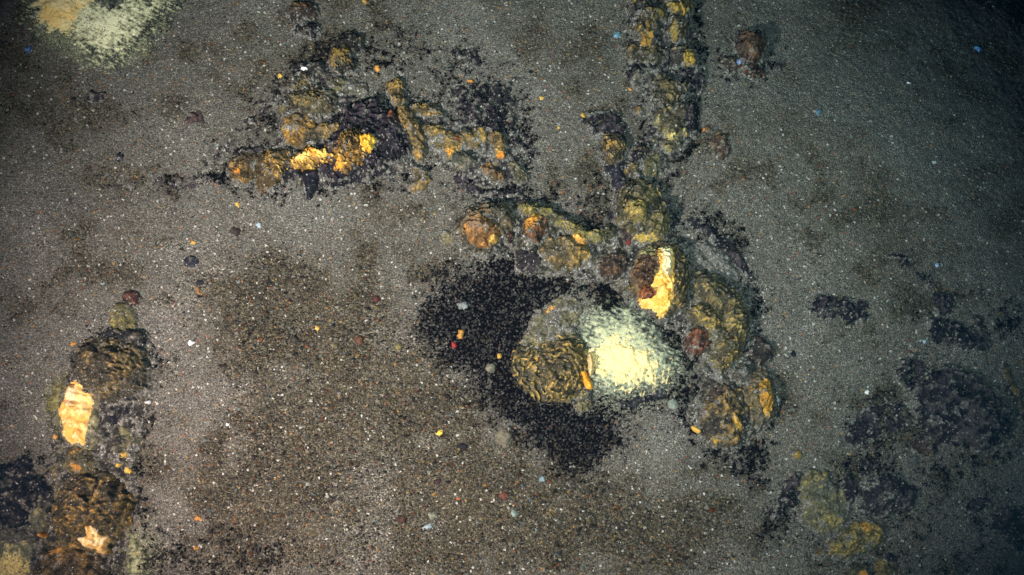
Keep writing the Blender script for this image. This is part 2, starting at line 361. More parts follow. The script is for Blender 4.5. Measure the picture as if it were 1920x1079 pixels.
# ------------------------------------------------------------------ relief bodies
SEED = [0]; SURF = []; BASES = []
def samp(rec, px, py):
    x0, y0, st, G = rec
    u = np.clip((px-x0)/st, 0, G.shape[1]-1.001); v = np.clip((py-y0)/st, 0, G.shape[0]-1.001)
    i = u.astype(int); j = v.astype(int); fu = u-i; fv = v-j
    r = (G[j, i]*(1-fu)+G[j, i+1]*fu)*(1-fv)+(G[j+1, i]*(1-fu)+G[j+1, i+1]*fu)*fv
    outside = (px < x0) | (py < y0) | (px > x0+st*(G.shape[1]-1)) | (py > y0+st*(G.shape[0]-1))
    return np.where(outside, 0, np.maximum(r, 0))
def surface(px, py):
    h = np.zeros(np.shape(px))
    for r in SURF: h = np.maximum(h, samp(r, px, py))
    return h
def relief(name, poly, H, pal, parent=None, mat=None, kind='fold', lam=16, ctr=None, asp=1., amp=None, warp=8, wl=24,
           R=None, p=1.55, spots=(), step=1.6, lift=0., hi=.5, sand=.12, thr=.0, stretch=0, lump=1., cwarp=1., gully=1., grow=None, core=0., flat=False,
           on=None, label=None, cat=None, group=None, kindtag=None):
    """an irregular body with a relief of its own, bedded in the seabed or grown onto another body; H, lam and the outline are in millimetres"""
    SEED[0] += 1; s = SEED[0]
    mat = mat or M_ROCK
    P = smooth_poly(poly, 2)
    x0, y0 = P.min(0)-14; x1, y1 = P.max(0)+14
    gx = np.arange(x0, x1+step, step); gy = np.arange(y0, y1+step, step)
    GX, GY = np.meshgrid(gx, gy)
    px, py = GX.ravel(), GY.ravel()
    wx = px+warp*fbm(px, py, wl, 20+s)+.4*warp*fbm(px, py, wl*.3, 22+s, 2); wy = py+warp*fbm(px, py, wl, 40+s)+.4*warp*fbm(px, py, wl*.3, 43+s, 2)
    d = sdf(wx, wy, P)+(grow if grow is not None else (3.5 if kind in ('fold', 'lump') and parent is None else 0))
    Rr = R or max(4., d.max()*.95)
    t = np.clip(d/Rr, 0, 1)
    dome = (1-(1-t)**p)**(1/p)
    out = np.minimum(d, 0)*1.6
    dark, midc, hic = [np.array(c) for c in pal[:3]]
    nA = fbm(px, py, 46, s+3); nB = fbm(px, py, 17, s+5, 4); nC = fbm(px, py, 6.5, s+8, 3); nD = fbm(px, py, 3.4, s+9, 2)
    crest = np.zeros(px.shape); lac = None; gul = np.zeros(px.shape)
    if amp is None: amp = 3.2
    wpx = px+9*nA+5*nB; wpy = py+9*fbm(px, py, 40, s+60)+5*fbm(px, py, 15, s+61)
    if kind in ('fold', 'lump'):
        L2 = max(15., lam*1.7)
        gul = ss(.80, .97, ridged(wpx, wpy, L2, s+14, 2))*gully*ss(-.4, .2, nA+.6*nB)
        wr = ridged(wpx*.9+py*.25, wpy, 11, s+15, 3)
    if kind == 'fold':
        cx, cy = ctr or P.mean(0)
        dx = px-cx; dy = (py-cy)*asp
        r = np.hypot(dx, dy)+cwarp*lam*(2.1*fbm(px, py, lam*2.6, s+11)+.4*fbm(px, py, lam*.8, s+12, 2))
        q = r/lam*(1+.3*cwarp*fbm(px, py, 70, s+13, 2)); fr = q-np.floor(q)
        lip = (1-fr)**.8*ss(0, .12, fr)
        kk = ss(-.35, .3, fbm(px, py, 36, s+16, 3)+.12+(.5 if cwarp < 1 else 0))
        h = 1.5+H*dome*(1.+.45*nA)+amp*1.8*kk*(lip*1.6-.5)+lump*(3.6*nB+.5*nC+.5*(wr-.5))-gul*5.
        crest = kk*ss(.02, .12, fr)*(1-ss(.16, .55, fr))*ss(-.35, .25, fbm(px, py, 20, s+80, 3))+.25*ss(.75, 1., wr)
    elif kind == 'lump':
        w1, w2, wi = worley(wpx, wpy, lam, s)
        h = 1.5+H*dome*(1.+.5*nA)+amp*1.0*(.6-w1)+lump*(4.5*nB+.5*nC+.7*(wr-.5))-amp*.7*(1-ss(0, .16, w2-w1))-gul*4.5
        gul = np.maximum(gul, .8*(1-ss(.0, .10, w2-w1)))
        crest = .5*ss(.3, .8, 1-w1)+.5*ss(.72, 1., wr)
    elif kind == 'crust':
        rd = ridged(wpx, wpy, lam, s+2)
        e = ss(-14, 14, d+8*nB)
        lac = (rd-.45)*.7+1.15*fbm(wpx, wpy, lam*1.5, s+90, 4)+.4*nB+.2*nC+thr+.1
        h = H*(ss(-.12, .10, lac)*.55-.25+.45*np.clip(lac, -1.2, 1.2))+amp*.3*nC+1.6*nB
        h = h*e-(1-e)*10+H*.2*ss(10, 40, d)
        crest = ss(.5, 1.2, lac)
        out = np.where(d < -15, -20, 0)
    elif kind == 'mat':
        a = math.radians(stretch)
        ux = px*math.cos(a)+py*math.sin(a); uy = -px*math.sin(a)+py*math.cos(a)
        fib = fbm(ux*.45, uy*1.5, 7, s+2, 4)
        e = d/Rr
        lac = np.minimum(e, 1.1)*1.6+ss(.35, .8, e)*core+.9*fib+.35*nB+.35*nC+.3*nD+thr
        h = H*np.where(lac < 0, np.maximum(lac, -1.5), .3*np.clip(lac, 0, .6))+.3*nC+.15*fib
        h = h+H*.95*ss(.1, 1.05, e)*(1+.25*nB)
        out = np.where(d < -16, -20, 0)
    else:
        h = H*dome+amp*.6*nB*ss(0, .5, dome)+.6*nC
        crest = ss(-.2, .6, nB)
    h = h+out
    # crust colour, with crevice shade painted in
    c = np.ones(px.shape+(3,))*dark
    c = mix(c, midc, ss(-.3, .3, nA+.8*nB+.3*nC+.25*(crest-.4)))
    if kind in ('fold', 'lump'):
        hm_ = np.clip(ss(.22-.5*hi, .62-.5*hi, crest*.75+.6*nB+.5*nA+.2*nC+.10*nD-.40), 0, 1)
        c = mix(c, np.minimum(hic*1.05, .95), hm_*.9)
        c = mix(c, dark*.35, np.clip(gul*.85+.75*ss(.1, .45, fbm(px, py, 12, s+70, 4)-.1)*ss(.5, 0, crest), 0, 1))  # dark mineral veins, plus crevice shade painted into the gullies
        c = c*(1.05+.25*nD+.25*nC)[..., None]
    else:
        c = mix(c, hic, ss(.15-.5*hi, .75-.5*hi, crest*.55+.6*nB+.5*nA+.3*nC-.15)*.9)
    if kind == 'mat':
        c = mix(np.ones(px.shape+(3,))*dark, midc, ss(.0, .6, lac+.3*nC)); c = mix(c, hic, ss(.6, 1.3, lac+.3*nC))
    sandy = np.zeros(px.shape)
    if sand > 0 and kind not in ('mat',) and mat is not M_SULF:
        sandy = ss(1.0-sand*1.1, 1.25-sand*1.1, .55+.8*nB+.5*nC+.5*fbm(px, py, 30, s+31))
        if not flat and parent is None and on is None: sandy = np.maximum(sandy, ss(.45, .8, 1-d/min(8., .22*Rr)+1.1*nC+.7*nB)*.9)
        c = mix(c, (.115, .108, .09), sandy)
    for (sx, sy, rx, ry, ang, sc) in spots:
        a = math.radians(ang); dx = px-sx+6*nB+3*nC; dy = py-sy+6*fbm(px, py, 15, s+50)+3*nC
        u = (dx*math.cos(a)+dy*math.sin(a))/rx; v = (-dx*math.sin(a)+dy*math.cos(a))/ry
        m = ss(1.25, .8, np.hypot(u, v)+.25*nC+.3*nD)
        c = mix(c, np.array(sc)*np.ones(3)*1.0, m*.92); sandy = sandy*(1-m)
        h = h+1.0*m
    h = np.maximum(h, -14)
    if parent is not None: base = samp(REC[parent.name], px, py)
    elif on == 'all': base = surface(px, py)
    elif on is not None: base = np.full(px.shape, float(surface(np.array([on[0]]), np.array([on[1]]))[0]))
    else:
        base = 0
        for rb in BASES: base = np.maximum(base, .85*samp(rb, px, py))
    x, y, z = ground_pt(px, py, 0)
    V = np.stack([x, y, z+(h+base)*.001], 1)
    rec = (x0, y0, step, (h+base).reshape(GX.shape))
    ny, nx = GX.shape; idx = np.arange(nx*ny).reshape(ny, nx)
    Fq = np.stack([idx[1:, :-1], idx[1:, 1:], idx[:-1, 1:], idx[:-1, :-1]], -1).reshape(-1, 4)
    hm = h[Fq].max(1); keep = (hm > (-6 if parent is None and on is None else -2.5))
    Fq = Fq[keep]
    if len(Fq) == 0: print('EMPTY', name, label); return None
    # closed body: an underside below the surface it lies on and walls round the rim
    used, inv = np.unique(Fq, return_inverse=True); Fq = inv.reshape(-1, 4)
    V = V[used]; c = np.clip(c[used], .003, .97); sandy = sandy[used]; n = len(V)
    E = np.concatenate([Fq[:, [0, 1]], Fq[:, [1, 2]], Fq[:, [2, 3]], Fq[:, [3, 0]]])
    key = np.sort(E, 1); k1 = key[:, 0].astype(np.int64)*n+key[:, 1]
    _, first, cnt = np.unique(k1, return_index=True, return_counts=True)
    B = E[first[cnt == 1]]
    drop = .022 if (parent is None and on is None) else .005
    Vb = V.copy(); Vb[:, 2] -= drop
    walls = np.stack([B[:, 1], B[:, 0], B[:, 0]+n, B[:, 1]+n], 1)
    FF = np.concatenate([Fq, walls, Fq[:, ::-1]+n])
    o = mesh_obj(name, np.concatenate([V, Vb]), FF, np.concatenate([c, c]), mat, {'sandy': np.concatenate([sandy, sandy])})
    REC[o.name] = rec
    if cat == 'base rock': BASES.append(rec); o['category'] = 'rock'
    if kind not in ('mat', 'crust') and H > 9: SURF.append(rec)
    if parent is not None: o.parent = parent
    tag(o, label, cat.replace('base ', '') if cat else None, group, kindtag)
    return o
REC = {}
def rock(poly, H, pal, label, **k):
    nm = k.pop('name', 'rock'); cat = k.pop('cat', nm.replace('_', ' '))
    return relief(nm, poly, H, pal, label=label, cat=cat, **k)
def crust(poly, H, label, pal=(NAVY, PURP, (.060, .050, .058)), **k):
    k.setdefault('lam', 22); k.setdefault('warp', 12); k.setdefault('sand', .10); k.setdefault('group', 'black crusts lying on the sand'); k['H'] = H*1.7; H = k.pop('H')
    return relief('mineral_crust', poly, H, pal, label=label, cat='crust', kind='crust', mat=M_DARK, **k)
def lobes(parent, items, pal, name='fold_lobe'):
    for it in items:
        poly, H, lam, ctr = it[:4]
        relief(name, poly, H, it[4] if len(it) > 4 else pal, parent=parent, kind='fold', lam=lam, ctr=ctr, amp=2.6, p=2.6, warp=6, lump=.45, sand=0, cwarp=.55, gully=.5)
# broad low crusts that tie the rocks of one outcrop together
NV = [(.028, .026, .024), (.075, .068, .045), (.16, .13, .06)]
# ------------------------------------------------------------------ things
P_OCH = [(.045, .04, .03), (.15, .11, .05), (.36, .22, .065)]
P_GOLD = [(.08, .06, .03), (.30, .19, .06), (.60, .38, .10)]
P_OLV = [(.07, .065, .045), (.18, .155, .07), (.34, .26, .10)]
P_BRN = [(.032, .026, .024), BROWN, (.26, .13, .045)]
P_DRK = [NAVY, PURP, (.085, .07, .075)]
P_RST = [(.03, .02, .018), (.11, .045, .025), RUST]

rock([(1150, 360), (1200, 335), (1250, 380), (1262, 440), (1300, 480), (1370, 520), (1412, 590), (1408, 660), (1385, 700), (1450, 720), (1455, 780), (1400, 830), (1330, 840), (1290, 780), (1330, 700), (1290, 640), (1250, 600), (1180, 560), (1140, 530), (1100, 520), (1040, 515), (975, 500), (965, 440), (900, 470), (860, 440), (880, 395), (950, 380), (1040, 395), (1110, 440), (1150, 420)], 11, NV,
     'broad dusty olive crust that joins the rocks of the middle cluster', cat='base rock', kind='lump', lam=26, R=34, sand=.42, warp=16, wl=40, amp=4)
rock([(1170, -25), (1285, -25), (1292, 60), (1315, 110), (1318, 170), (1300, 200), (1306, 250), (1270, 285), (1245, 325), (1205, 335), (1175, 325), (1195, 275), (1232, 235), (1218, 180), (1180, 165), (1175, 110), (1195, 70)], 9, [(.022, .02, .026), (.05, .045, .045), (.14, .11, .06)],
     'dark rubbly crust tying together the chain of rocks at the top edge', cat='base rock', kind='lump', lam=18, R=26, sand=.42, warp=16, wl=36, amp=4, mat=M_DARK)
rock([(520, 175), (560, 130), (605, 115), (650, 150), (640, 200), (700, 180), (760, 190), (790, 230), (790, 300), (740, 325), (640, 350), (520, 345), (500, 290), (530, 240)], 9, [(.02, .018, .024), (.05, .042, .045), (.13, .10, .05)],
     'dark rubbly crust under the layered rocks and the gold ridge', cat='base rock', kind='lump', lam=18, R=26, sand=.38, warp=16, wl=36, amp=4, mat=M_DARK)
rock([(190, 620), (275, 610), (292, 700), (270, 780), (240, 850), (250, 960), (250, 1100), (60, 1100), (60, 960), (110, 860), (105, 760), (140, 670)], 10, NV,
     'dark olive crust running down the left side beneath the mounds', cat='base rock', kind='lump', lam=22, R=30, sand=.3, warp=14, wl=36, amp=4)
rock([(750, 210), (790, 195), (840, 230), (950, 240), (985, 300), (960, 345), (900, 345), (840, 310), (800, 270)], 7, [(.03, .027, .03), (.07, .06, .05), (.22, .16, .06)],
     'thin crumbly crust joining the ochre patches right of the big black rock', cat='base rock', kind='lump', lam=16, R=20, sand=.5, warp=14, wl=30, amp=3, mat=M_DARK)
# --- top left: sulfur mound and its film
relief('bacterial_mat', [(38, -25), (330, -25), (322, 20), (280, 55), (262, 100), (200, 135), (165, 120), (125, 85), (75, 65), (40, 30)], 5.5, [(.05, .06, .055), (.46, .46, .28), (.95, .92, .60)],
       kind='mat', mat=M_MAT, thr=-.05, R=75, stretch=25, warp=24, label='lacy pale green film spreading around the orange mound in the corner', cat='bacterial mat')
rock([(62, -30), (180, -30), (178, 5), (158, 34), (132, 62), (105, 66), (78, 50), (66, 15)], 14, [(.80, .70, .34), (.97, .76, .36), (.97, .86, .50)],
     'cream and orange sulfur mound at the frame edge inside lacy green film', name='sulfur_mound', mat=M_SULF, kind='mat', R=34, thr=.1, core=1.2, warp=14, wl=20, spots=[(112, 22, 38, 24, -10, (.96, .66, .24)), (120, 12, 22, 12, 0, (.97, .78, .40))])
rock([(178, -30), (235, -30), (232, 5), (205, 20), (185, 8)], 16, [(.02, .03, .028), (.05, .06, .05), (.12, .14, .08)], 'dark green-black lump beside the cream and orange mound', kind='lump', lam=14)
# --- small loose stones upper left
rock([(160, 178), (172, 165), (182, 176), (203, 172), (196, 190), (180, 195), (163, 190)], 9, P_DRK, 'small black heart-shaped stone below the pale green film', kind='stone', warp=3, mat=M_DARK)
rock([(212, 296), (222, 286), (235, 290), (234, 304), (218, 307)], 6, P_DRK, 'small black stone left of the brown ribbed ridge', kind='stone', warp=3, mat=M_DARK)
crust([(325, 232), (350, 208), (378, 203), (390, 238), (365, 240)], 5, 'thin reddish brown crust lying alone on pale sand', pal=((.04, .03, .032), (.075, .048, .045), (.12, .07, .06)), lam=10, thr=.35, warp=6)
rock(ell(358, 492, 16, 13, -10), 9, [(.014, .014, .022), (.02, .019, .03), (.035, .033, .045)], 'smooth black round pebble below an orange fleck', name='pebble', kind='stone', warp=3)
rock(ell(247, 561, 20, 17, 20), 15, P_RST[:1]+[(.05, .026, .024), (.11, .045, .03)], 'dark reddish brown stone at the top of the left mound', kind='stone', warp=4)
crust([(190, 345), (300, 335), (410, 335), (440, 345), (410, 352), (300, 356), (200, 356)], 3, 'thin dark streak of crust trailing left from the ribbed ridge', lam=12, thr=-.05)
crust([(115, 350), (130, 352), (140, 385), (128, 390)], 3, 'short dark sliver of crust far left on the sand', lam=9, thr=.1, warp=4)
crust([(385, 300), (430, 255), (452, 262), (425, 290), (405, 310)], 4, 'dark broken crust just above the left end of the ribbed ridge', lam=10, thr=.15, warp=6)
crust([(462, 222), (500, 190), (525, 192), (500, 215), (480, 238), (440, 235)], 5, 'dark branching crust left of the arched brown rock', lam=11, thr=.1, warp=6)

# --- rock pair at the top
t = rock([(540, 22), (560, 5), (590, 8), (598, 30), (590, 42), (560, 40), (545, 38)], 18, [(.03, .026, .025), BROWN, (.22, .14, .05)], 'brown humped rock above a small dark ringed rock near the top', lam=15, warp=4)
rock([(545, 62), (560, 40), (585, 40), (597, 52), (594, 75), (575, 68), (555, 66)], 14, [NAVY, (.06, .05, .045), OCHRE], 'small dark ringed rock with an orange rim touching the brown humped rock', lam=9, ctr=(572, 55), sand=.45, warp=4)
rock([(617, 105), (632, 78), (660, 66), (678, 68), (675, 98), (662, 110), (668, 140), (645, 135), (622, 128)], 24, [(.024, .022, .022), OLIVE, (.36, .21, .05)], 'tilted banded rock of dark and ochre layers standing apart near the top',
     lam=9, ctr=(700, 160), amp=5, warp=4, spots=[(640, 108, 8, 16, 70, (.20, .13, .04))])
# --- layered ridge behind the dark rock
rock([(520, 165), (545, 150), (570, 128), (602, 118), (604, 145), (590, 165), (560, 175)], 13, [(.035, .032, .032), OLIVE, (.28, .18, .06)], 'thin layered wedge of olive crust pointing up towards the top', lam=8, ctr=(560, 250), asp=1.4, amp=3.5, sand=.3)
rock([(525, 205), (545, 178), (580, 165), (620, 172), (640, 192), (632, 218), (605, 215), (585, 222), (560, 205), (535, 222)], 20, [(.045, .038, .03), OLIVE, (.34, .21, .07)], 'arched olive-brown rock with curved layers above the gold ridge', lam=11, ctr=(580, 240), amp=4.5, sand=.2)
rock([(530, 240), (545, 215), (572, 212), (590, 230), (588, 262), (570, 278), (545, 276), (532, 262)], 18, [(.10, .065, .025), (.28, .16, .04), (.52, .30, .06)], 'orange-brown rounded lump below the arched olive rock', kind='lump', lam=24, sand=.25)
rock([(560, 262), (600, 240), (640, 232), (650, 250), (610, 275), (575, 285)], 17, P_OCH, 'olive fold between the orange lump and the big black rock', lam=10, asp=2)
rock([(618, 158), (650, 152), (682, 162), (690, 178), (655, 172), (625, 172)], 7, P_OLV, 'low yellowish olive patch on the sand behind the big black rock', lam=10, sand=.4)
# --- big dark rock with the gold ridge
b = rock([(590, 282), (610, 248), (645, 212), (690, 190), (722, 195), (750, 225), (765, 262), (772, 295), (755, 308), (728, 300), (700, 318), (650, 345), (612, 340), (595, 318), (565, 300), (548, 295)], 27,
         [(.016, .014, .020), (.038, .030, .042), (.085, .06, .06), ], 'big black craggy rock rising behind the bright gold ridge', kind='fold', lam=17, ctr=(690, 300), amp=7, mat=M_DARK, p=1.7, hi=.2, lump=1.5)
relief('rusty_patch', ell(738, 228, 9, 16, -30), 5, P_RST, parent=b, kind='stone', warp=4, mat=M_ROCK)
rock([(428, 318), (440, 295), (462, 286), (488, 288), (490, 310), (482, 335), (462, 346), (440, 342)], 24, [(.06, .045, .025), (.20, .12, .045), (.42, .25, .07)], 'brown ribbed lump at the far left end of the gold ridge', lam=11, ctr=(500, 330), amp=4, warp=5, spots=[(446, 328, 8, 4, -20, ORANGE)])
rock([(478, 345), (480, 305), (500, 286), (530, 283), (552, 288), (540, 312), (525, 345), (502, 360), (488, 358)], 26, [(.07, .05, .025), (.30, .18, .05), (.58, .36, .09)], 'ribbed ochre arch between the brown lump and the gold ridge', lam=11, ctr=(540, 350), amp=5, warp=5)
g = rock([(545, 312), (556, 298), (585, 280), (612, 282), (640, 258), (662, 244), (690, 250), (714, 268), (710, 292), (692, 302), (672, 320), (650, 333), (628, 334), (620, 318), (598, 316), (570, 322), (552, 322)], 38,
         [(.16, .085, .025), (.42, .24, .055), (.80, .52, .13)], 'bright gold craggy ridge with curled lips below the big black rock', kind='fold', lam=15, amp=5, warp=7, hi=.7, ctr=(663, 276), cwarp=.8, sand=0,
         spots=[(640, 318, 10, 8, -20, (.85, .40, .05)), (592, 297, 10, 5, 0, (.85, .36, .05)), (570, 306, 14, 6, -10, (.9, .68, .22)), (612, 300, 8, 6, 0, (.9, .66, .16))])
relief('crust_ring', ell(663, 274, 21, 24), 9, [(.08, .05, .02), (.38, .22, .05), (.80, .48, .10)], parent=g, kind='fold', lam=8, ctr=(662, 276), amp=6, cwarp=.5, warp=3,
       spots=[(662, 278, 6, 7, 0, (.03, .02, .015))])
relief('sulfur_patch', [(676, 262), (684, 266), (694, 262), (706, 266), (707, 285), (694, 294), (682, 288)], 8, [(.80, .42, .05), (.9, .55, .08), (.95, .68, .14)], parent=g, kind='fold', lam=9, ctr=(690, 278), amp=4, warp=3, mat=M_SULF)
rock([(565, 325), (580, 322), (605, 322), (600, 340), (588, 362), (580, 376), (573, 352)], 27, [(.010, .010, .018), (.016, .016, .026), (.03, .028, .04)], 'black pointed fin of rock jutting down from the gold ridge', kind='stone', sand=0, mat=M_DARK, warp=2)
rock([(516, 330), (545, 318), (568, 325), (560, 342), (530, 342)], 17, P_DRK, 'dark lump beneath the left half of the gold ridge', kind='lump', lam=12, mat=M_DARK)
rock([(620, 345), (650, 336), (690, 330), (720, 305), (728, 318), (700, 338), (650, 348), (625, 352)], 12, P_DRK, 'low dark ledge along the foot of the big black rock', kind='lump', lam=12, mat=M_DARK)
rock([(484, 340), (505, 345), (508, 362), (492, 360)], 8, P_BRN, 'small brown nub under the left end of the gold ridge', kind='lump', lam=10)
rock([(440, 285), (465, 274), (500, 280), (480, 290), (445, 300)], 10, P_DRK, 'dark crumbly lump on top of the left end of the gold ridge', kind='lump', lam=10, mat=M_DARK)
# --- ochre chain right of the black rock
rock([(724, 165), (740, 150), (752, 152), (757, 178), (765, 195), (750, 212), (738, 195)], 15, P_GOLD, 'small yellow-ochre knob at the upper end of the ochre chain', lam=9, amp=4, warp=4)
rock([(745, 212), (762, 200), (782, 225), (792, 255), (798, 290), (790, 310), (776, 290), (768, 255), (752, 235)], 15, [(.07, .058, .035), (.25, .16, .05), (.52, .31, .07)], 'narrow ochre rib running down beside the big black rock', lam=9, amp=4, warp=5, asp=.5)
rock([(768, 200), (795, 196), (812, 200), (835, 212), (825, 218), (790, 216), (770, 214)], 9, P_GOLD, 'flat ochre branch reaching right from the narrow ochre rib', lam=8, amp=3, sand=.2, warp=4)
rock([(774, 312), (795, 320), (806, 335), (795, 355), (780, 362), (765, 350), (785, 338)], 11, P_GOLD, 'curled ochre hook at the lower end of the ochre chain', lam=8, amp=3.5, sand=.25, warp=4)
rock([(795, 235), (815, 240), (850, 252), (880, 248), (910, 246), (915, 268), (890, 280), (862, 280), (848, 300), (835, 285), (820, 265), (800, 258)], 13, [(.11, .085, .04), (.34, .22, .06), (.55, .32, .06)], 'broad flat ochre patch with a tiny red speck on it',
     lam=11, amp=3, sand=.3, spots=[(846, 290, 9, 9, 0, (.6, .30, .05))])
rock([(918, 252), (940, 250), (948, 275), (948, 300), (935, 302), (930, 280), (920, 268)], 13, P_GOLD, 'upright ochre sliver with an orange foot right of the broad ochre patch', lam=8, amp=3, spots=[(938, 296, 7, 6, 0, ORANGE)], warp=4)
rock(ell(872, 301, 27, 17, 5), 17, [(.05, .055, .045), (.09, .095, .06), (.15, .13, .06)], 'smooth grey-green oval lump below the broad ochre patch', kind='stone')
rock([(905, 315), (922, 311), (938, 325), (942, 345), (925, 338), (910, 328)], 12, [(.07, .05, .025), (.28, .13, .035), (.55, .25, .05)], 'small orange-brown curl right of the grey-green oval lump', lam=8)
rock([(955, 305), (975, 312), (988, 335), (980, 345), (965, 330)], 9, P_OLV, 'thin olive tongue low on the dark gravel', lam=8, sand=.2)
rock([(738, 172), (760, 168), (768, 190), (758, 196)], 9, P_DRK, 'small black wedge clinging to the yellow-ochre knob', kind='stone', mat=M_DARK, warp=3)
# lacy dark crusts
crust([(838, 95), (870, 84), (905, 100), (910, 135), (895, 125), (870, 115), (845, 105)], 6, 'small lacy black crust highest in the open sand', lam=10, thr=.0)
crust([(835, 130), (865, 128), (865, 142), (840, 142)], 4, 'tiny black crust left of the small lacy crust', lam=8, thr=.2, warp=5)
crust([(835, 170), (880, 150), (940, 148), (975, 180), (972, 240), (950, 275), (915, 250), (880, 235), (850, 215), (855, 190)], 9, 'wide lacy net of black crust above the broad ochre patch', lam=13, thr=.08)
crust([(930, 240), (975, 230), (1010, 290), (1000, 320), (960, 300)], 5, 'low speckled dark crust right of the ochre sliver', lam=11, thr=-.05)
crust([(845, 310), (900, 330), (960, 350), (1010, 360), (1010, 392), (940, 380), (870, 372)], 5, 'gravelly dark crust above the round brown dome', lam=12, thr=-.05)

# --- round dome and the ochre rocks
d = rock([(850, 440), (862, 405), (895, 385), (930, 380), (958, 395), (965, 420), (950, 445), (935, 468), (915, 482), (885, 475), (865, 465)], 32, [(.055, .05, .04), (.15, .11, .06), (.26, .18, .08)], 'round brown and orange dome rock left of the ochre cluster', lam=17, ctr=(900, 440), amp=5, sand=.12)
relief('orange_cap', [(872, 430), (890, 412), (915, 420), (935, 440), (934, 458), (912, 472), (890, 466), (874, 452)], 11, [(.14, .075, .03), (.32, .15, .045), (.58, .30, .06)], parent=d, kind='lump', lam=26, amp=2, warp=5,
       spots=[(890, 432, 15, 12, 0, (.20, .13, .08)), (925, 458, 9, 7, 20, (.66, .40, .08))])
relief('shell_lip', [(915, 385), (940, 383), (960, 398), (958, 415), (945, 425), (928, 410)], 9, [(.05, .05, .04), (.16, .12, .05), (.38, .28, .10)], parent=d, kind='fold', lam=10, ctr=(925, 410), warp=4)
rock([(945, 428), (962, 440), (958, 462), (945, 455)], 13, P_RST, 'small dark red-brown lump touching the round brown dome', kind='lump', lam=12)
rock(ell(838, 448, 13, 11), 5, [(.14, .12, .07), (.22, .18, .07), (.45, .38, .12)], 'low yellowish smear of crust left of the round dome', lam=8, sand=.35)
rock([(968, 395), (990, 384), (1020, 390), (1050, 402), (1080, 425), (1110, 440), (1150, 425), (1155, 445), (1120, 460), (1095, 452), (1070, 445), (1050, 425), (1020, 408), (985, 405)], 18, [(.06, .058, .035), (.17, .15, .055), (.40, .30, .08)], 'long olive-yellow folded ridge linking the dome to the big olive rock', lam=10, asp=1.8, amp=4.5, warp=6)
rock([(980, 430), (990, 410), (1010, 405), (1025, 420), (1024, 445), (1008, 462), (992, 455)], 22, [(.05, .03, .022), (.12, .06, .03), (.58, .28, .05)], 'brown lump with a bright orange upper rim below the olive ridge', lam=13, ctr=(1004, 440), spots=[(1000, 416, 16, 6, -15, (.66, .32, .05)), (988, 432, 4, 10, 0, (.5, .24, .04))])
rock([(965, 490), (978, 472), (1000, 470), (1012, 490), (1006, 512), (985, 515), (968, 505)], 19, [(.028, .024, .028), (.06, .045, .042), (.20, .09, .04)], 'dark purplish brown lump on the rim of the black sand', kind='lump', lam=18)
rock([(1010, 462), (1035, 448), (1070, 450), (1100, 462), (1110, 480), (1095, 500), (1060, 512), (1030, 500), (1012, 485)], 22, [(.075, .062, .035), (.22, .15, .055), (.50, .30, .08)], 'crinkled ochre rock fading into the black sand below the olive ridge', kind='lump', lam=13, sand=.18)
rock([(1070, 446), (1082, 438), (1100, 444), (1098, 462), (1086, 466)], 16, [(.45, .22, .05), (.62, .34, .07), (.85, .55, .12)], 'small bright orange knob at the corner of the crinkled ochre rock', kind='lump', lam=10, warp=3, name='rock')
rock([(1115, 512), (1130, 490), (1150, 474), (1170, 480), (1182, 498), (1168, 520), (1148, 526), (1128, 518)], 20, [(.035, .026, .022), (.085, .05, .03), (.22, .11, .045)], 'small dark brown craggy rock left of the cream-streaked mound', kind='lump', lam=15)

# --- upper right chain
rock([(1172, -25), (1215, -25), (1245, -5), (1246, 25), (1245, 48), (1225, 58), (1215, 95), (1198, 92), (1185, 60), (1172, 40)], 30, [(.035, .033, .034), (.10, .085, .045), (.32, .20, .05)], 'tall dark and ochre folded rock cut by the top edge of the view', lam=14, amp=6, warp=15, wl=34, sand=.3,
     spots=[(1210, 85, 14, 10, -50, (.38, .22, .05)), (1236, 34, 6, 5, 40, (.36, .24, .06)), (1214, 64, 7, 10, 30, (.26, .16, .05))])
rock([(1235, -25), (1290, -25), (1292, 20), (1290, 60), (1280, 82), (1262, 88), (1252, 65), (1250, 30), (1240, 0)], 28, [(.045, .04, .03), (.15, .115, .045), (.38, .27, .08)], 'mustard yellow peaked rock right of the tall folded rock', lam=16, amp=6, warp=15, wl=34, sand=.3,
     spots=[(1270, 28, 15, 7, 10, (.42, .27, .06)), (1262, 66, 7, 14, 15, (.30, .21, .06))])
rock([(1175, 85), (1205, 92), (1240, 92), (1250, 108), (1225, 130), (1195, 122), (1172, 112)], 15, P_OCH, 'low dark rock with ochre specks under the tall folded rock', kind='lump', lam=14, sand=.2)
rock([(1252, 108), (1270, 92), (1295, 98), (1306, 125), (1295, 132), (1270, 128), (1256, 122)], 22, [(.035, .032, .03), (.13, .10, .045), (.42, .28, .06)], 'rounded ochre rock with a dark underside at the middle of the upper chain', lam=13, ctr=(1290, 120), spots=[(1292, 118, 10, 14, -40, (.46, .30, .06))])
rock([(1170, 140), (1200, 125), (1238, 122), (1242, 145), (1225, 155), (1210, 170), (1200, 150), (1180, 152)], 15, [NAVY, (.05, .048, .048), (.14, .11, .06)], 'dark bent rock left of the sand gap in the upper chain', kind='lump', lam=13, mat=M_DARK, sand=.3)
rock([(1245, 105), (1256, 95), (1254, 135), (1246, 140)], 12, P_DRK, 'narrow black wedge in the cleft of the upper chain', kind='stone', warp=2, mat=M_DARK)
crust([(1258, 125), (1310, 128), (1318, 165), (1300, 178), (1280, 160), (1265, 150)], 13, 'black ragged crust curling round a pocket of sand in the upper chain', lam=15, thr=.15, warp=7)
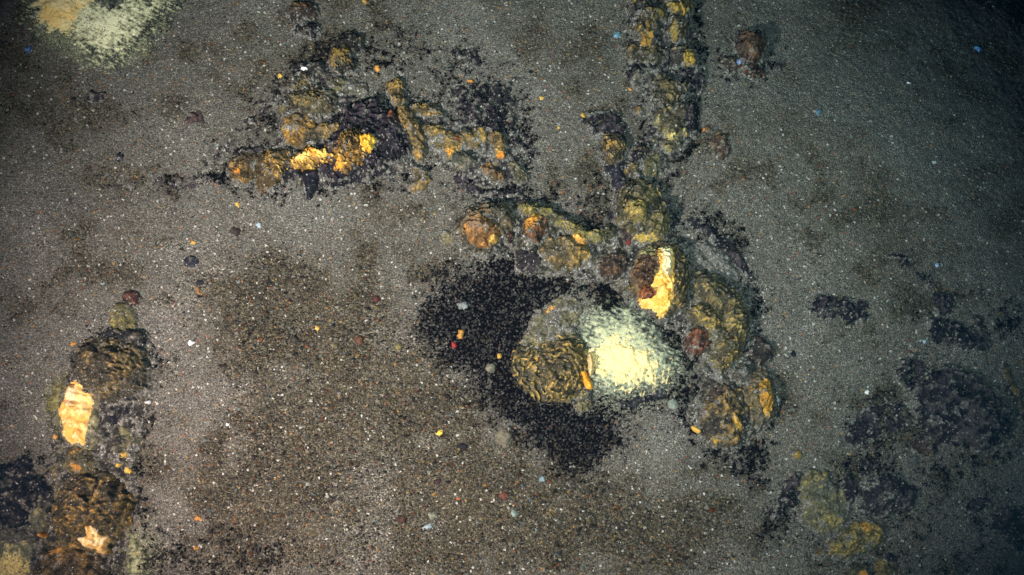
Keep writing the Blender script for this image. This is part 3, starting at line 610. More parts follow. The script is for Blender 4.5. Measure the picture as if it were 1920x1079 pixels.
rock([(1218, 175), (1230, 152), (1255, 145), (1280, 165), (1292, 190), (1288, 212), (1262, 220), (1235, 222), (1220, 205)], 25, [(.045, .04, .03), (.14, .11, .05), (.38, .27, .09)], 'humped olive-gold rock in the lower half of the upper chain', lam=14, ctr=(1255, 210), amp=5.5, sand=.3, warp=16, wl=34)
rock([(1222, 222), (1262, 212), (1285, 222), (1285, 256), (1270, 270), (1248, 268), (1235, 248)], 21, [(.07, .06, .04), (.26, .22, .10), (.60, .48, .14)], 'pitted pale yellow rock low in the upper chain', kind='lump', lam=10, spots=[(1266, 257, 3.5, 3.5, 0, (.01, .01, .01))])
rock(ell(1284, 257, 4, 4), 18, [GOLD, GOLD, (.75, .5, .1)], 'tiny round gold bead on the edge of the pitted rock', name='sulfur_bead', cat='bead', kind='stone', warp=1)
rock([(1285, 190), (1305, 195), (1312, 250), (1298, 260), (1282, 240)], 14, P_DRK, 'black rock flank right of the pitted pale rock', kind='lump', lam=14, mat=M_DARK)
rock([(1238, 268), (1265, 262), (1275, 272), (1258, 290), (1242, 285)], 12, P_OLV, 'small mossy olive stone under the pitted pale rock', lam=8, warp=3)
rock([(1180, 290), (1195, 275), (1215, 273), (1218, 292), (1200, 300), (1185, 308)], 14, [NAVY, (.06, .055, .045), (.20, .15, .07)], 'dark striped flat stone right of the coiled ring rock', lam=7, ctr=(1180, 340), amp=4)
rock([(1168, 318), (1185, 305), (1200, 325), (1192, 338), (1172, 335)], 13, P_OCH, 'orange-flecked stone above the big olive rock', kind='lump', lam=9, sand=.3)
rock([(1212, 300), (1228, 288), (1240, 298), (1232, 325), (1218, 332), (1205, 320)], 14, [(.08, .075, .04), (.24, .20, .07), (.5, .36, .09)], 'small yellow-olive stone above the big olive rock', kind='lump', lam=11)
rock(ell(1198, 206, 8, 9), 7, [(.12, .07, .035), (.24, .13, .05), (.36, .2, .07)], 'orange-brown round pebble left of the upper chain', name='pebble', kind='stone', warp=2)
# --- ring rock
crust([(1082, 225), (1098, 218), (1125, 215), (1150, 205), (1172, 225), (1178, 262), (1175, 290), (1150, 255), (1125, 260), (1100, 240)], 14, 'ragged black crust arching over the coiled ring rock', lam=16, thr=.35, warp=7)
r = rock([(1122, 275), (1132, 255), (1155, 252), (1172, 270), (1170, 298), (1150, 312), (1132, 305)], 26, [(.04, .035, .028), (.14, .10, .045), (.40, .27, .09)], 'coiled ring rock like a small volcano mouth on open sand', lam=7, ctr=(1146, 284), amp=5, cwarp=.5, warp=3,
         spots=[(1146, 280, 11, 9, -20, (.42, .26, .07)), (1143, 292, 9, 6, 0, (.05, .04, .035))])
rock([(1130, 308), (1168, 305), (1170, 330), (1178, 355), (1158, 362), (1145, 335)], 12, [(.014, .013, .022), (.025, .022, .034), (.05, .045, .055)], 'black tongue of rock running down from the coiled ring rock', kind='lump', lam=16, mat=M_DARK)
# --- brown rock top right
k = rock([(1378, 90), (1388, 68), (1412, 63), (1430, 75), (1432, 98), (1422, 118), (1400, 122), (1382, 112)], 34, [(.045, .032, .028), (.10, .06, .04), (.19, .105, .06)], 'rounded reddish brown boulder standing alone at the upper right', kind='lump', lam=26, sand=.05)
rock([(1350, 125), (1362, 108), (1380, 108), (1382, 130), (1365, 136)], 13, [(.04, .032, .03), (.09, .06, .04), (.16, .10, .05)], 'small brown stone leaning on the lone reddish brown boulder', kind='lump', lam=14)
rock([(1380, 122), (1415, 120), (1432, 135), (1425, 150), (1395, 142)], 7, P_RST, 'crumbled rust-red gravelly lump at the foot of the lone boulder', kind='lump', lam=7, sand=.3)
rock([(1335, 262), (1350, 252), (1365, 265), (1366, 290), (1352, 298), (1336, 285)], 12, [(.05, .035, .03), (.12, .07, .04), (.2, .11, .05)], 'reddish brown stone right of the upper chain', kind='lump', lam=14)
rock([(1318, 238), (1332, 234), (1336, 246), (1322, 250)], 7, [(.08, .055, .03), (.16, .09, .04), (.3, .15, .05)], 'small dull orange stone between the upper chain and the reddish stone', kind='stone', warp=3)

# --- big olive folded rock
o = rock([(1148, 400), (1155, 372), (1175, 345), (1205, 338), (1225, 352), (1243, 380), (1254, 415), (1250, 445), (1232, 462), (1200, 455), (1172, 448), (1158, 425)], 38, [(.06, .055, .035), (.17, .14, .06), (.42, .31, .11)], 'big olive-yellow folded rock at the head of the middle cluster', lam=19, ctr=(1195, 395), amp=7, warp=6,
         spots=[(1190, 405, 13, 15, 0, (.42, .32, .09)), (1208, 452, 22, 5, 0, (.5, .36, .09))])
relief('lower_lobe', [(1178, 400), (1200, 395), (1210, 420), (1198, 440), (1182, 428)], 12, [(.16, .13, .05), (.32, .25, .08), (.5, .38, .11)], parent=o, kind='fold', lam=14, warp=4, ctr=(1192, 410))
relief('lower_lobe', [(1212, 415), (1232, 408), (1246, 425), (1240, 448), (1215, 448)], 12, [(.13, .11, .05), (.24, .20, .08), (.45, .34, .11)], parent=o, kind='fold', lam=12, warp=4, ctr=(1228, 430))
rock([(1160, 425), (1178, 420), (1188, 440), (1180, 458), (1163, 450)], 20, [(.028, .02, .022), (.06, .04, .038), (.13, .07, .045)], 'dark maroon pitted lump under the left side of the big olive rock', kind='lump', lam=10)
rock([(1138, 398), (1150, 392), (1160, 402), (1148, 412), (1130, 422)], 12, P_DRK, 'small black sliver left of the big olive rock', kind='stone', mat=M_DARK, warp=3)
crust([(1240, 400), (1275, 395), (1272, 440), (1255, 462), (1245, 440)], 9, 'black crumbly crust in the notch right of the big olive rock', lam=12, thr=.2, warp=7)

# --- cream-streaked mound
s = rock([(1176, 525), (1188, 495), (1205, 468), (1235, 458), (1268, 462), (1288, 485), (1292, 530), (1285, 570), (1268, 592), (1245, 602), (1220, 592), (1200, 570), (1182, 548)], 46, [(.075, .06, .038), (.17, .12, .055), (.34, .22, .08)], 'brown vent mound streaked with cream and bright yellow sulfur', lam=15, ctr=(1215, 530), amp=5,
         spots=[(1212, 505, 26, 14, -20, (.12, .065, .035)), (1210, 480, 14, 12, 0, (.30, .28, .14)), (1198, 535, 18, 12, 20, (.09, .055, .035))])
relief('sulfur_streak', [(1224, 474), (1250, 470), (1260, 488), (1260, 520), (1256, 545), (1258, 568), (1250, 586), (1243, 602), (1230, 598), (1226, 588), (1208, 580), (1192, 572), (1198, 560), (1218, 545), (1220, 532), (1230, 520), (1228, 498)], 9,
       [(.80, .48, .10), (.9, .58, .16), (.95, .66, .22)], parent=s, kind='stone', warp=3, wl=14, mat=M_SULF,
       spots=[(1243, 500, 11, 30, 0, (.93, .80, .52)), (1243, 480, 9, 8, 0, (.55, .55, .34)), (1243, 519, 1.6, 1.8, 0, (.02, .02, .02))])
relief('rusty_knob', [(1198, 550), (1210, 543), (1224, 549), (1226, 562), (1216, 571), (1202, 568), (1195, 560)], 16, [(.10, .03, .015), (.26, .08, .025), (.45, .17, .05)], parent=s, kind='fold', lam=9, ctr=(1213, 560), warp=2, cwarp=.5)
lobes(s, [([(1184, 520), (1192, 495), (1212, 488), (1220, 505), (1216, 540), (1205, 546), (1192, 540)], 7, 13, (1215, 550), [(.05, .03, .02), (.13, .07, .035), (.26, .14, .055)]),
          ([(1258, 480), (1278, 485), (1288, 520), (1284, 560), (1266, 585), (1256, 570), (1260, 525)], 9, 11, (1225, 530), [(.06, .052, .03), (.15, .115, .05), (.38, .27, .09)])], None)
# --- olive rocks right of it
w = rock([(1288, 500), (1310, 512), (1345, 522), (1375, 545), (1398, 580), (1404, 620), (1392, 650), (1372, 655), (1350, 625), (1325, 590), (1300, 560)], 26, [(.06, .055, .038), (.15, .125, .055), (.31, .23, .08)], 'long curved olive rock forming the right shoulder of the middle cluster', lam=17, ctr=(1310, 580), amp=5, sand=.12)
lobes(w, [(ell(1345, 560, 34, 24, 35), 10, 14, (1330, 590)), (ell(1378, 612, 20, 36, -5), 10, 13, (1360, 630)), (ell(1318, 540, 18, 22, 10), 9, 12, (1320, 560))], [(.055, .05, .034), (.15, .125, .055), (.34, .25, .085)])
w2 = rock([(1285, 580), (1320, 575), (1352, 600), (1378, 625), (1390, 650), (1378, 685), (1350, 700), (1330, 690), (1335, 660), (1320, 625), (1295, 612)], 28, [(.075, .065, .04), (.19, .15, .055), (.42, .29, .08)], 'olive-gold rock with fine folds below the curved olive shoulder', lam=12, amp=4, sand=.1,
     spots=[(1370, 655, 15, 22, 20, (.36, .26, .07))])
lobes(w2, [(ell(1365, 660, 18, 26, 20), 10, 12, (1350, 680)), (ell(1330, 600, 28, 15, 25), 8, 11, (1320, 620))], [(.06, .052, .03), (.18, .14, .05), (.42, .29, .08)])
rock([(1282, 635), (1292, 618), (1312, 615), (1328, 628), (1330, 655), (1312, 668), (1296, 672), (1288, 655)], 26, [(.05, .026, .02), (.12, .05, .032), (.22, .09, .045)], 'reddish maroon rock right of the pale yellow mat', kind='lump', lam=18)
crust([(1268, 410), (1300, 400), (1340, 425), (1385, 460), (1412, 500), (1422, 545), (1412, 560), (1398, 520), (1370, 490), (1350, 475), (1325, 445), (1300, 425)], 8, 'black arc of broken crust bending round the right of the middle cluster', lam=13, thr=.12, warp=9)
rock([(1285, 455), (1330, 450), (1372, 490), (1390, 530), (1370, 530), (1330, 510), (1295, 495)], 13, [(.12, .115, .105), (.17, .16, .15), (.2, .19, .17)], 'sand-covered grey swell inside the black arc of crust', kind='stone', sand=.7, amp=6)

# --- yellow mat
relief('bacterial_mat', [(1072, 592), (1112, 570), (1140, 578), (1180, 562), (1215, 590), (1240, 625), (1270, 655), (1285, 690), (1262, 720), (1225, 735), (1180, 748), (1130, 755), (1098, 740), (1100, 690), (1078, 650)], 8,
       [(.05, .055, .05), (.24, .27, .20), (.52, .54, .34)], kind='mat', mat=M_MAT, R=55, thr=-.2, stretch=20, warp=16, wl=18, on='all', label='fluffy grey-green film fringing the bright pale yellow mound', cat='bacterial mat')
rock([(1108, 640), (1125, 615), (1150, 606), (1175, 618), (1198, 628), (1228, 650), (1250, 675), (1256, 700), (1240, 715), (1215, 725), (1185, 735), (1155, 730), (1128, 725), (1108, 700), (1100, 665)], 13,
     [(.18, .17, .10), (.64, .55, .30), (.88, .73, .36)], 'bright pale yellow mound at the centre of the middle cluster', name='sulfur_mound', mat=M_SULF, kind='mat', warp=18, wl=16, R=38, thr=.18, stretch=100, core=1.0, spots=[(1222, 650, 5, 1.5, 10, (.12, .12, .07)), (1180, 693, 3, 1.5, 50, (.3, .28, .14)), (1211, 690, 1.5, 4, 20, (.3, .28, .14)), (1150, 700, 2, 5, 0, (.35, .34, .2))])
relief('black_sand_lump', [(1126, 735), (1150, 742), (1185, 738), (1215, 730), (1245, 722), (1262, 735), (1240, 758), (1195, 768), (1150, 766)], 3, [(.008, .008, .012), (.02, .02, .026), (.06, .065, .065)], kind='crust', mat=M_DARK, lam=9, thr=.05, warp=10,
       label='sooty black crumbs along the lower edge of the pale yellow mound', cat='crust')
# --- coiled rock cluster with orange bar
rock([(978, 650), (1000, 605), (1022, 575), (1062, 552), (1092, 572), (1078, 615), (1085, 680), (1040, 700), (985, 690)], 13, [(.085, .08, .055), (.16, .145, .075), (.27, .21, .08)], 'dusty olive hump behind the coiled brown rock', kind='lump', lam=20, sand=.42, amp=4,
     spots=[(1030, 582, 9, 3, -10, (.55, .28, .05))])
c1 = rock([(965, 690), (972, 655), (1000, 640), (1030, 632), (1062, 625), (1082, 636), (1096, 662), (1098, 700), (1085, 738), (1050, 752), (1015, 745), (980, 722)], 17, [(.055, .05, .032), (.16, .125, .05), (.42, .28, .08)], 'coiled brown rock with nested shell-like layers left of the pale yellow mound', lam=17, ctr=(1050, 712), amp=6, warp=5, lump=.7, sand=0, cwarp=.7,
          spots=[(1009, 676, 4, 7, -15, (.8, .42, .06)), (1075, 672, 6, 6, 0, (.66, .36, .06)), (1045, 665, 14, 6, -20, (.5, .3, .07))])
lobes(c1, [(ell(1052, 690, 44, 50, 15), 13, 14, (1052, 720), [(.05, .045, .03), (.15, .115, .05), (.42, .28, .08)]),
           (ell(1047, 716, 34, 32, 10), 13, 12, (1050, 728), [(.04, .036, .026), (.16, .12, .05), (.46, .31, .10)]),
           (ell(1052, 729, 21, 20, 0), 9, 11, (1053, 732), [(.06, .05, .03), (.22, .17, .07), (.52, .38, .14)])], None, 'coil_layer')
relief('orange_bar', [(1082, 700), (1090, 692), (1100, 702), (1110, 718), (1113, 730), (1104, 732), (1094, 720)], 14, [(.75, .33, .04), (.85, .42, .05), (.9, .5, .07)], parent=c1, kind='stone', warp=1.5, mat=M_SULF)
rock([(1098, 675), (1104, 660), (1112, 668), (1114, 690), (1108, 708), (1101, 700)], 27, [(.62, .45, .22), (.72, .54, .28), (.8, .62, .34)], 'peach-coloured rim between the coiled rock and the pale yellow mound', name='sulfur_crust', kind='stone', mat=M_SULF, warp=2)
rock([(1085, 742), (1105, 735), (1112, 752), (1098, 772), (1082, 770)], 10, P_OLV, 'small green-olive lump below the orange bar', lam=8, sand=.2)
rock(ell(1262, 758, 11, 9, 20), 5, [(.2, .24, .2), (.26, .3, .25), (.32, .35, .3)], 'pale green flat pebble below the pale yellow mound', name='pebble', kind='stone', warp=3)

# --- lower right cluster
rock([(1392, 655), (1405, 635), (1430, 638), (1448, 655), (1445, 680), (1420, 685), (1400, 678)], 22, [(.028, .024, .022), (.065, .045, .032), (.16, .09, .04)], 'dark brown knob at the top of the lower right cluster', kind='lump', lam=17)
q1 = rock([(1368, 700), (1385, 682), (1410, 682), (1438, 695), (1456, 725), (1455, 765), (1440, 795), (1415, 800), (1395, 770), (1380, 735)], 26, [(.06, .056, .045), (.13, .10, .05), (.30, .19, .06)], 'olive rock with a glowing orange flank in the lower right cluster', kind='fold', lam=13, sand=.15)
relief('orange_flank', [(1412, 735), (1428, 710), (1440, 722), (1450, 745), (1444, 770), (1432, 788), (1420, 765)], 8, [(.38, .20, .035), (.52, .27, .04), (.62, .34, .05)], parent=q1, kind='stone', warp=5)
rock([(1315, 770), (1325, 740), (1345, 722), (1370, 718), (1395, 735), (1408, 770), (1405, 805), (1385, 832), (1350, 840), (1322, 825), (1310, 800)], 32, [(.038, .033, .028), (.12, .09, .045), (.38, .23, .06)], 'knobbly brown mound speckled with orange in the lower right cluster', kind='lump', lam=19, amp=4.5, sand=.1,
     spots=[(1375, 798, 6, 13, -35, (.58, .34, .06)), (1340, 828, 7, 5, 0, (.4, .25, .06)), (1340, 738, 18, 10, -30, (.05, .035, .03))])
rock([(1388, 688), (1408, 680), (1400, 705), (1385, 722), (1376, 705)], 24, [(.05, .055, .055), (.10, .11, .10), (.17, .18, .15)], 'grey-blue dusty ledge left of the orange flank', kind='lump', lam=11, sand=.3)
rock(ell(1306, 806, 9, 4, 30), 10, [(.75, .45, .1), (.85, .55, .12), (.9, .65, .2)], 'bright yellow flake on black sand beside the knobbly brown mound', name='sulfur_flake', cat='flake', kind='stone', warp=3, mat=M_SULF)
rock(ell(1495, 853, 10, 10), 6, [(.22, .15, .04), (.34, .23, .06), (.42, .3, .08)], 'round ochre pebble below the lower right cluster', name='pebble', kind='stone', warp=2)

# --- right-hand dark crusts
crust([(1512, 575), (1530, 552), (1565, 545), (1605, 548), (1632, 565), (1636, 600), (1605, 605), (1595, 615), (1570, 598), (1540, 600), (1520, 592)], 10, 'separate horseshoe of black crust on the right-hand sand', thr=.2, lam=17, warp=8)
crust([(1655, 478), (1685, 468), (1712, 485), (1715, 505), (1690, 500), (1670, 485)], 6, 'uppermost small black crust of the right-hand trail', thr=.35, lam=12, warp=7)
crust([(1710, 503), (1745, 508), (1762, 535), (1745, 545), (1725, 530)], 6, 'second small black crust down the right-hand trail', thr=.35, lam=13, warp=7)
crust([(1742, 548), (1770, 540), (1792, 560), (1788, 595), (1762, 598), (1748, 575)], 7, 'third and roundest black crust of the right-hand trail', thr=.35, lam=13, warp=7)
crust([(1732, 610), (1755, 590), (1790, 600), (1830, 620), (1862, 660), (1850, 672), (1810, 655), (1770, 650), (1745, 645)], 11, 'long black slab of crust pointing down to the right edge', thr=.35, lam=22, warp=8)
crust([(1812, 585), (1830, 582), (1850, 612), (1872, 650), (1858, 655), (1835, 625)], 6, 'narrow black splinter of crust beside the long black slab', thr=.35, lam=12, warp=5)
crust([(1675, 690), (1700, 665), (1735, 670), (1740, 700), (1720, 720), (1705, 745), (1690, 720)], 12, 'upper left shoulder of broken black crust above the great dark slab', thr=.4, lam=17, warp=9)
rock([(1708, 745), (1730, 705), (1765, 685), (1800, 690), (1840, 715), (1880, 745), (1905, 790), (1890, 835), (1840, 850), (1790, 838), (1740, 830), (1715, 800)], 26, [(.016, .014, .020), (.036, .030, .038), (.07, .06, .062)], 'great dark purplish slab, largest rock on the right', kind='crust', lam=40, thr=.75, amp=5, mat=M_DARK, sand=.12, warp=12)
rock([(1712, 835), (1728, 815), (1752, 820), (1762, 838), (1745, 850), (1720, 850)], 12, [(.03, .022, .022), (.06, .04, .035), (.10, .07, .05)], 'small brown knuckle at the lower left corner of the great dark slab', kind='lump', lam=11)
crust([(1570, 790), (1600, 770), (1640, 762), (1662, 740), (1700, 742), (1705, 780), (1670, 815), (1640, 830), (1600, 850), (1575, 830)], 6, 'wide tattered black crust left of the great dark slab', thr=.12, lam=20, warp=16)
crust([(1870, 700), (1885, 690), (1925, 770), (1925, 800), (1900, 770)], 5, 'thin black strip of crust along the right edge', thr=.1, lam=14, warp=6)
rock([(1878, 680), (1886, 678), (1900, 705), (1915, 745), (1925, 775), (1915, 775), (1898, 735), (1882, 705)], 3, [(.05, .04, .025), (.11, .08, .035), (.22, .15, .05)], 'slender ochre sliver running down the right edge', kind='stone', warp=3)
rock(ell(1742, 848, 11, 12), 8, [(.10, .085, .055), (.17, .13, .08), (.22, .17, .1)], 'buff round pebble under the great dark slab', name='pebble', kind='stone', warp=2)
# --- bottom right
crust([(1458, 935), (1472, 895), (1495, 884), (1508, 900), (1500, 940), (1475, 965), (1450, 978)], 13, 'black jagged crust left of the ochre rock at the bottom', thr=.3, lam=13, warp=6)
rock([(1488, 905), (1510, 885), (1540, 882), (1560, 900), (1582, 920), (1590, 950), (1578, 985), (1548, 1000), (1515, 992), (1498, 965), (1500, 930)], 16, [(.085, .085, .06), (.18, .155, .07), (.34, .25, .07)], 'broad ochre and grey-green rock at the bottom, left of the black-edged rock', kind='lump', lam=24, sand=.2, amp=3)
rock([(1602, 935), (1612, 912), (1640, 895), (1672, 888), (1700, 905), (1722, 925), (1710, 950), (1680, 962), (1640, 970), (1612, 966)], 26, [(.026, .024, .030), (.058, .052, .056), (.10, .09, .085)], 'dark domed rock with a black left edge near the bottom', kind='lump', lam=24, mat=M_DARK, sand=.22, amp=4)
rock([(1578, 905), (1592, 890), (1606, 905), (1604, 935), (1592, 950), (1582, 930)], 15, P_DRK, 'black stone wedged between ochre rock and dark domed rock', kind='lump', lam=12, mat=M_DARK)
crust([(1690, 890), (1705, 888), (1745, 905), (1755, 920), (1720, 915)], 6, 'thin black tail of crust right of the dark domed rock', thr=.3, lam=12, warp=4)
rock([(1560, 1015), (1590, 985), (1620, 972), (1648, 985), (1655, 1010), (1648, 1025), (1610, 1035), (1580, 1050), (1550, 1040)], 18, [(.10, .085, .045), (.24, .18, .06), (.42, .29, .07)], 'orange-ochre rock just below the dark domed rock', kind='fold', lam=15, amp=4, sand=.12, spots=[(1620, 988, 10, 7, 10, (.5, .27, .06))])
rock(ell(1610, 1078, 27, 24), 24, [(.045, .045, .032), (.09, .085, .045), (.25, .16, .05)], 'round dark olive dome cut by the bottom edge', kind='fold', lam=13, ctr=(1612, 1082), spots=[(1612, 1074, 9, 5, 0, (.55, .26, .05))])
rock([(1638, 1060), (1662, 1045), (1685, 1068), (1680, 1100), (1645, 1100)], 15, [(.09, .075, .035), (.22, .16, .05), (.44, .30, .07)], 'small gold-flecked rock at the bottom edge right of the olive dome', kind='lump', lam=12)
rock([(1654, 1038), (1668, 1033), (1682, 1045), (1678, 1056), (1662, 1054)], 10, P_DRK, 'small black oval stone between two ochre rocks at the bottom', kind='stone', warp=2, mat=M_DARK)
rock([(1860, 980), (1866, 958), (1890, 954), (1940, 955), (1950, 1030), (1900, 1030), (1876, 1010)], 24, [(.024, .020, .024), (.052, .045, .048), (.085, .075, .07)], 'flat-topped dark rock cut by the right edge near the bottom', kind='lump', lam=28, mat=M_DARK, warp=4)
crust([(1806, 942), (1825, 932), (1858, 930), (1858, 950), (1835, 965), (1812, 960)], 8, 'small black crust left of the flat-topped dark rock', thr=.35, lam=13, warp=5)
crust([(1590, 860), (1640, 855), (1660, 880), (1620, 900), (1596, 890)], 5, 'patchy dark crust between tattered crust and dark domed rock', thr=.0, lam=13)
rock(ell(1540, 1040, 14, 8), 6, [(.09, .06, .03), (.17, .11, .04), (.28, .18, .05)], 'low ochre-brown smear of crust left of the orange-ochre rock', lam=9, sand=.3)

# --- left mound
rock([(206, 600), (215, 572), (235, 568), (252, 582), (256, 610), (245, 628), (222, 625)], 18, [(.10, .095, .045), (.22, .19, .07), (.36, .28, .09)], 'yellow-olive lump under the dark reddish stone', kind='lump', lam=16, warp=4)
rock([(196, 630), (205, 616), (235, 622), (262, 622), (274, 635), (272, 655), (240, 650), (200, 648)], 20, [(.02, .02, .024), (.04, .038, .034), (.10, .08, .045)], 'black saddle-shaped rock across the top of the left mound', kind='lump', lam=19, mat=M_DARK)
v = rock([(135, 700), (148, 660), (168, 640), (200, 632), (240, 638), (272, 655), (286, 700), (275, 735), (245, 752), (210, 765), (180, 755), (150, 725)], 42, [(.048, .044, .032), (.11, .09, .045), (.25, .17, .06)], 'olive-brown left mound above the cream and orange coating', lam=20, ctr=(215, 760), amp=5, warp=6, spots=[(217, 680, 8, 4, 20, (.55, .35, .1)), (238, 683, 12, 2, 0, (.35, .28, .12))])
rock([(110, 770), (122, 735), (140, 722), (175, 735), (195, 745), (195, 800), (182, 840), (160, 850), (130, 838)], 24, [(.13, .125, .08), (.22, .21, .12), (.32, .30, .16)], 'grey-green pedestal under the cream and orange coating', kind='lump', lam=20, sand=.15)
lobes(v, [(ell(222, 690, 42, 34, -15), 12, 15, (222, 720)), (ell(172, 672, 22, 24, 30), 8, 13, (190, 700))], [(.042, .038, .028), (.11, .088, .044), (.27, .18, .065)])
relief('sulfur_crust', [(130, 730), (142, 714), (160, 722), (162, 740), (178, 738), (184, 752), (180, 775), (174, 800), (172, 822), (166, 840), (155, 834), (135, 834), (128, 812), (128, 792), (114, 778), (120, 758), (130, 748)], 6,
       [(.86, .46, .12), (.90, .55, .18), (.92, .66, .30)], kind='stone', on='all', warp=4, wl=14, mat=M_SULF, label='bright cream and orange sulfur coating on the left mound', cat='sulfur crust',
       spots=[(142, 745, 9, 18, 15, (.85, .66, .42)), (148, 768, 3, 1.6, 0, (.2, .1, .04)), (168, 830, 4, 8, -20, (.9, .5, .1))])
rock([(195, 745), (235, 740), (262, 730), (258, 760), (225, 790), (200, 830), (186, 815), (188, 780)], 15, [(.016, .016, .02), (.035, .034, .034), (.12, .12, .08)], 'black crumbling flank right of the cream coating', kind='lump', lam=13, mat=M_DARK, sand=.3)
relief('bacterial_mat', [(82, 760), (95, 720), (130, 700), (140, 730), (125, 780), (130, 830), (105, 810)], 4, [(.06, .055, .035), (.15, .14, .06), (.26, .24, .10)], kind='mat', mat=M_MAT, R=30, thr=-.1, label='dim yellow-green film left of the cream coating', cat='bacterial mat')
relief('bacterial_mat', [(205, 790), (240, 780), (262, 820), (252, 850), (222, 830)], 4, [(.05, .05, .035), (.13, .125, .07), (.22, .21, .11)], kind='mat', mat=M_MAT, R=30, thr=-.2, label='faint grey-green film above the three yellow flecks', cat='bacterial mat')
rock([(120, 870), (130, 845), (160, 836), (182, 850), (185, 875), (165, 888), (135, 886)], 22, [(.07, .065, .04), (.15, .125, .055), (.33, .2, .06)], 'round olive-brown rock directly below the cream coating', kind='fold', lam=12, spots=[(152, 878, 8, 6, 0, (.5, .25, .05))])
# --- bottom left
rock([(-25, 870), (28, 870), (45, 856), (62, 858), (64, 890), (90, 900), (104, 925), (106, 960), (92, 975), (60, 985), (30, 990), (-25, 985)], 34, [(.010, .010, .015), (.022, .020, .026), (.05, .045, .042)], 'large black rock cut by the left edge with a small ring mark', kind='lump', lam=34, mat=M_DARK, amp=4, warp=4,
     spots=[(21, 908, 9, 11, 20, (.10, .10, .09)), (21, 908, 5, 7, 20, (.03, .03, .03))])
rock([(55, 960), (66, 925), (90, 915), (104, 945), (100, 990), (85, 1010), (62, 990)], 28, [(.10, .10, .07), (.17, .16, .10), (.24, .22, .12)], 'pale olive slope between the large black rock and the brown mound', kind='stone', sand=.1, amp=6)
m1 = rock([(100, 960), (115, 920), (150, 895), (185, 882), (225, 895), (245, 930), (248, 965), (235, 990), (215, 1010), (205, 1040), (170, 1035), (140, 1030), (110, 1015)], 44, [(.052, .045, .028), (.13, .10, .04), (.34, .20, .05)], 'big knobbly brown mound in the bottom left corner', kind='lump', lam=40, amp=8, sand=.0, lump=1.6,
          spots=[(165, 970, 22, 12, -30, (.30, .19, .05)), (222, 952, 12, 12, 0, (.28, .17, .05))])
relief('sulfur_patch', [(172, 990), (185, 985), (196, 1003), (214, 1008), (210, 1028), (205, 1042), (186, 1030), (162, 1020), (158, 1010), (174, 1006)], 8, [(.72, .46, .16), (.86, .60, .26), (.9, .72, .42)], parent=m1, kind='stone', warp=4, mat=M_SULF)
lobes(m1, [(ell(150, 965, 42, 34, -25), 14, 17, (150, 990)), (ell(215, 945, 28, 40, 10), 15, 16, (215, 980)), (ell(170, 910, 30, 18, 0), 9, 14, (170, 930))], [(.04, .034, .022), (.13, .095, .038), (.33, .20, .055)])
rock([(60, 1095), (78, 1040), (105, 1020), (150, 1020), (190, 1035), (212, 1050), (212, 1110), (60, 1110)], 36, [(.04, .032, .02), (.10, .07, .03), (.26, .16, .05)], 'dark brown folded rock at the bottom edge under the knobbly mound', kind='lump', lam=26, amp=5, spots=[(120, 1030, 15, 6, -20, (.5, .26, .06))])
rock([(-25, 985), (30, 988), (65, 1005), (72, 1040), (55, 1075), (60, 1110), (-25, 1110)], 24, [(.16, .165, .11), (.42, .39, .18), (.70, .62, .28)], 'pale yellow-grey mound in the very bottom left corner', kind='stone', name='sulfur_mound', cat='sulfur mound', amp=8, spots=[(15, 1070, 40, 26, -15, (.88, .72, .28)), (20, 1005, 50, 16, 0, (.10, .10, .09))])
relief('bacterial_mat', [(228, 1000), (250, 985), (275, 1000), (285, 1050), (270, 1100), (226, 1100)], 4, [(.03, .035, .03), (.18, .19, .11), (.34, .34, .2)], kind='mat', mat=M_MAT, R=35, thr=-.15, label='grey-green film across the cleft from the knobbly mound', cat='bacterial mat')
rock(ell(87, 1003, 7, 6), 30, [(.7, .33, .06), (.8, .4, .08), (.85, .45, .1)], 'orange bead at the foot of the large black rock', name='sulfur_bead', cat='bead', kind='stone', warp=1, mat=M_SULF)

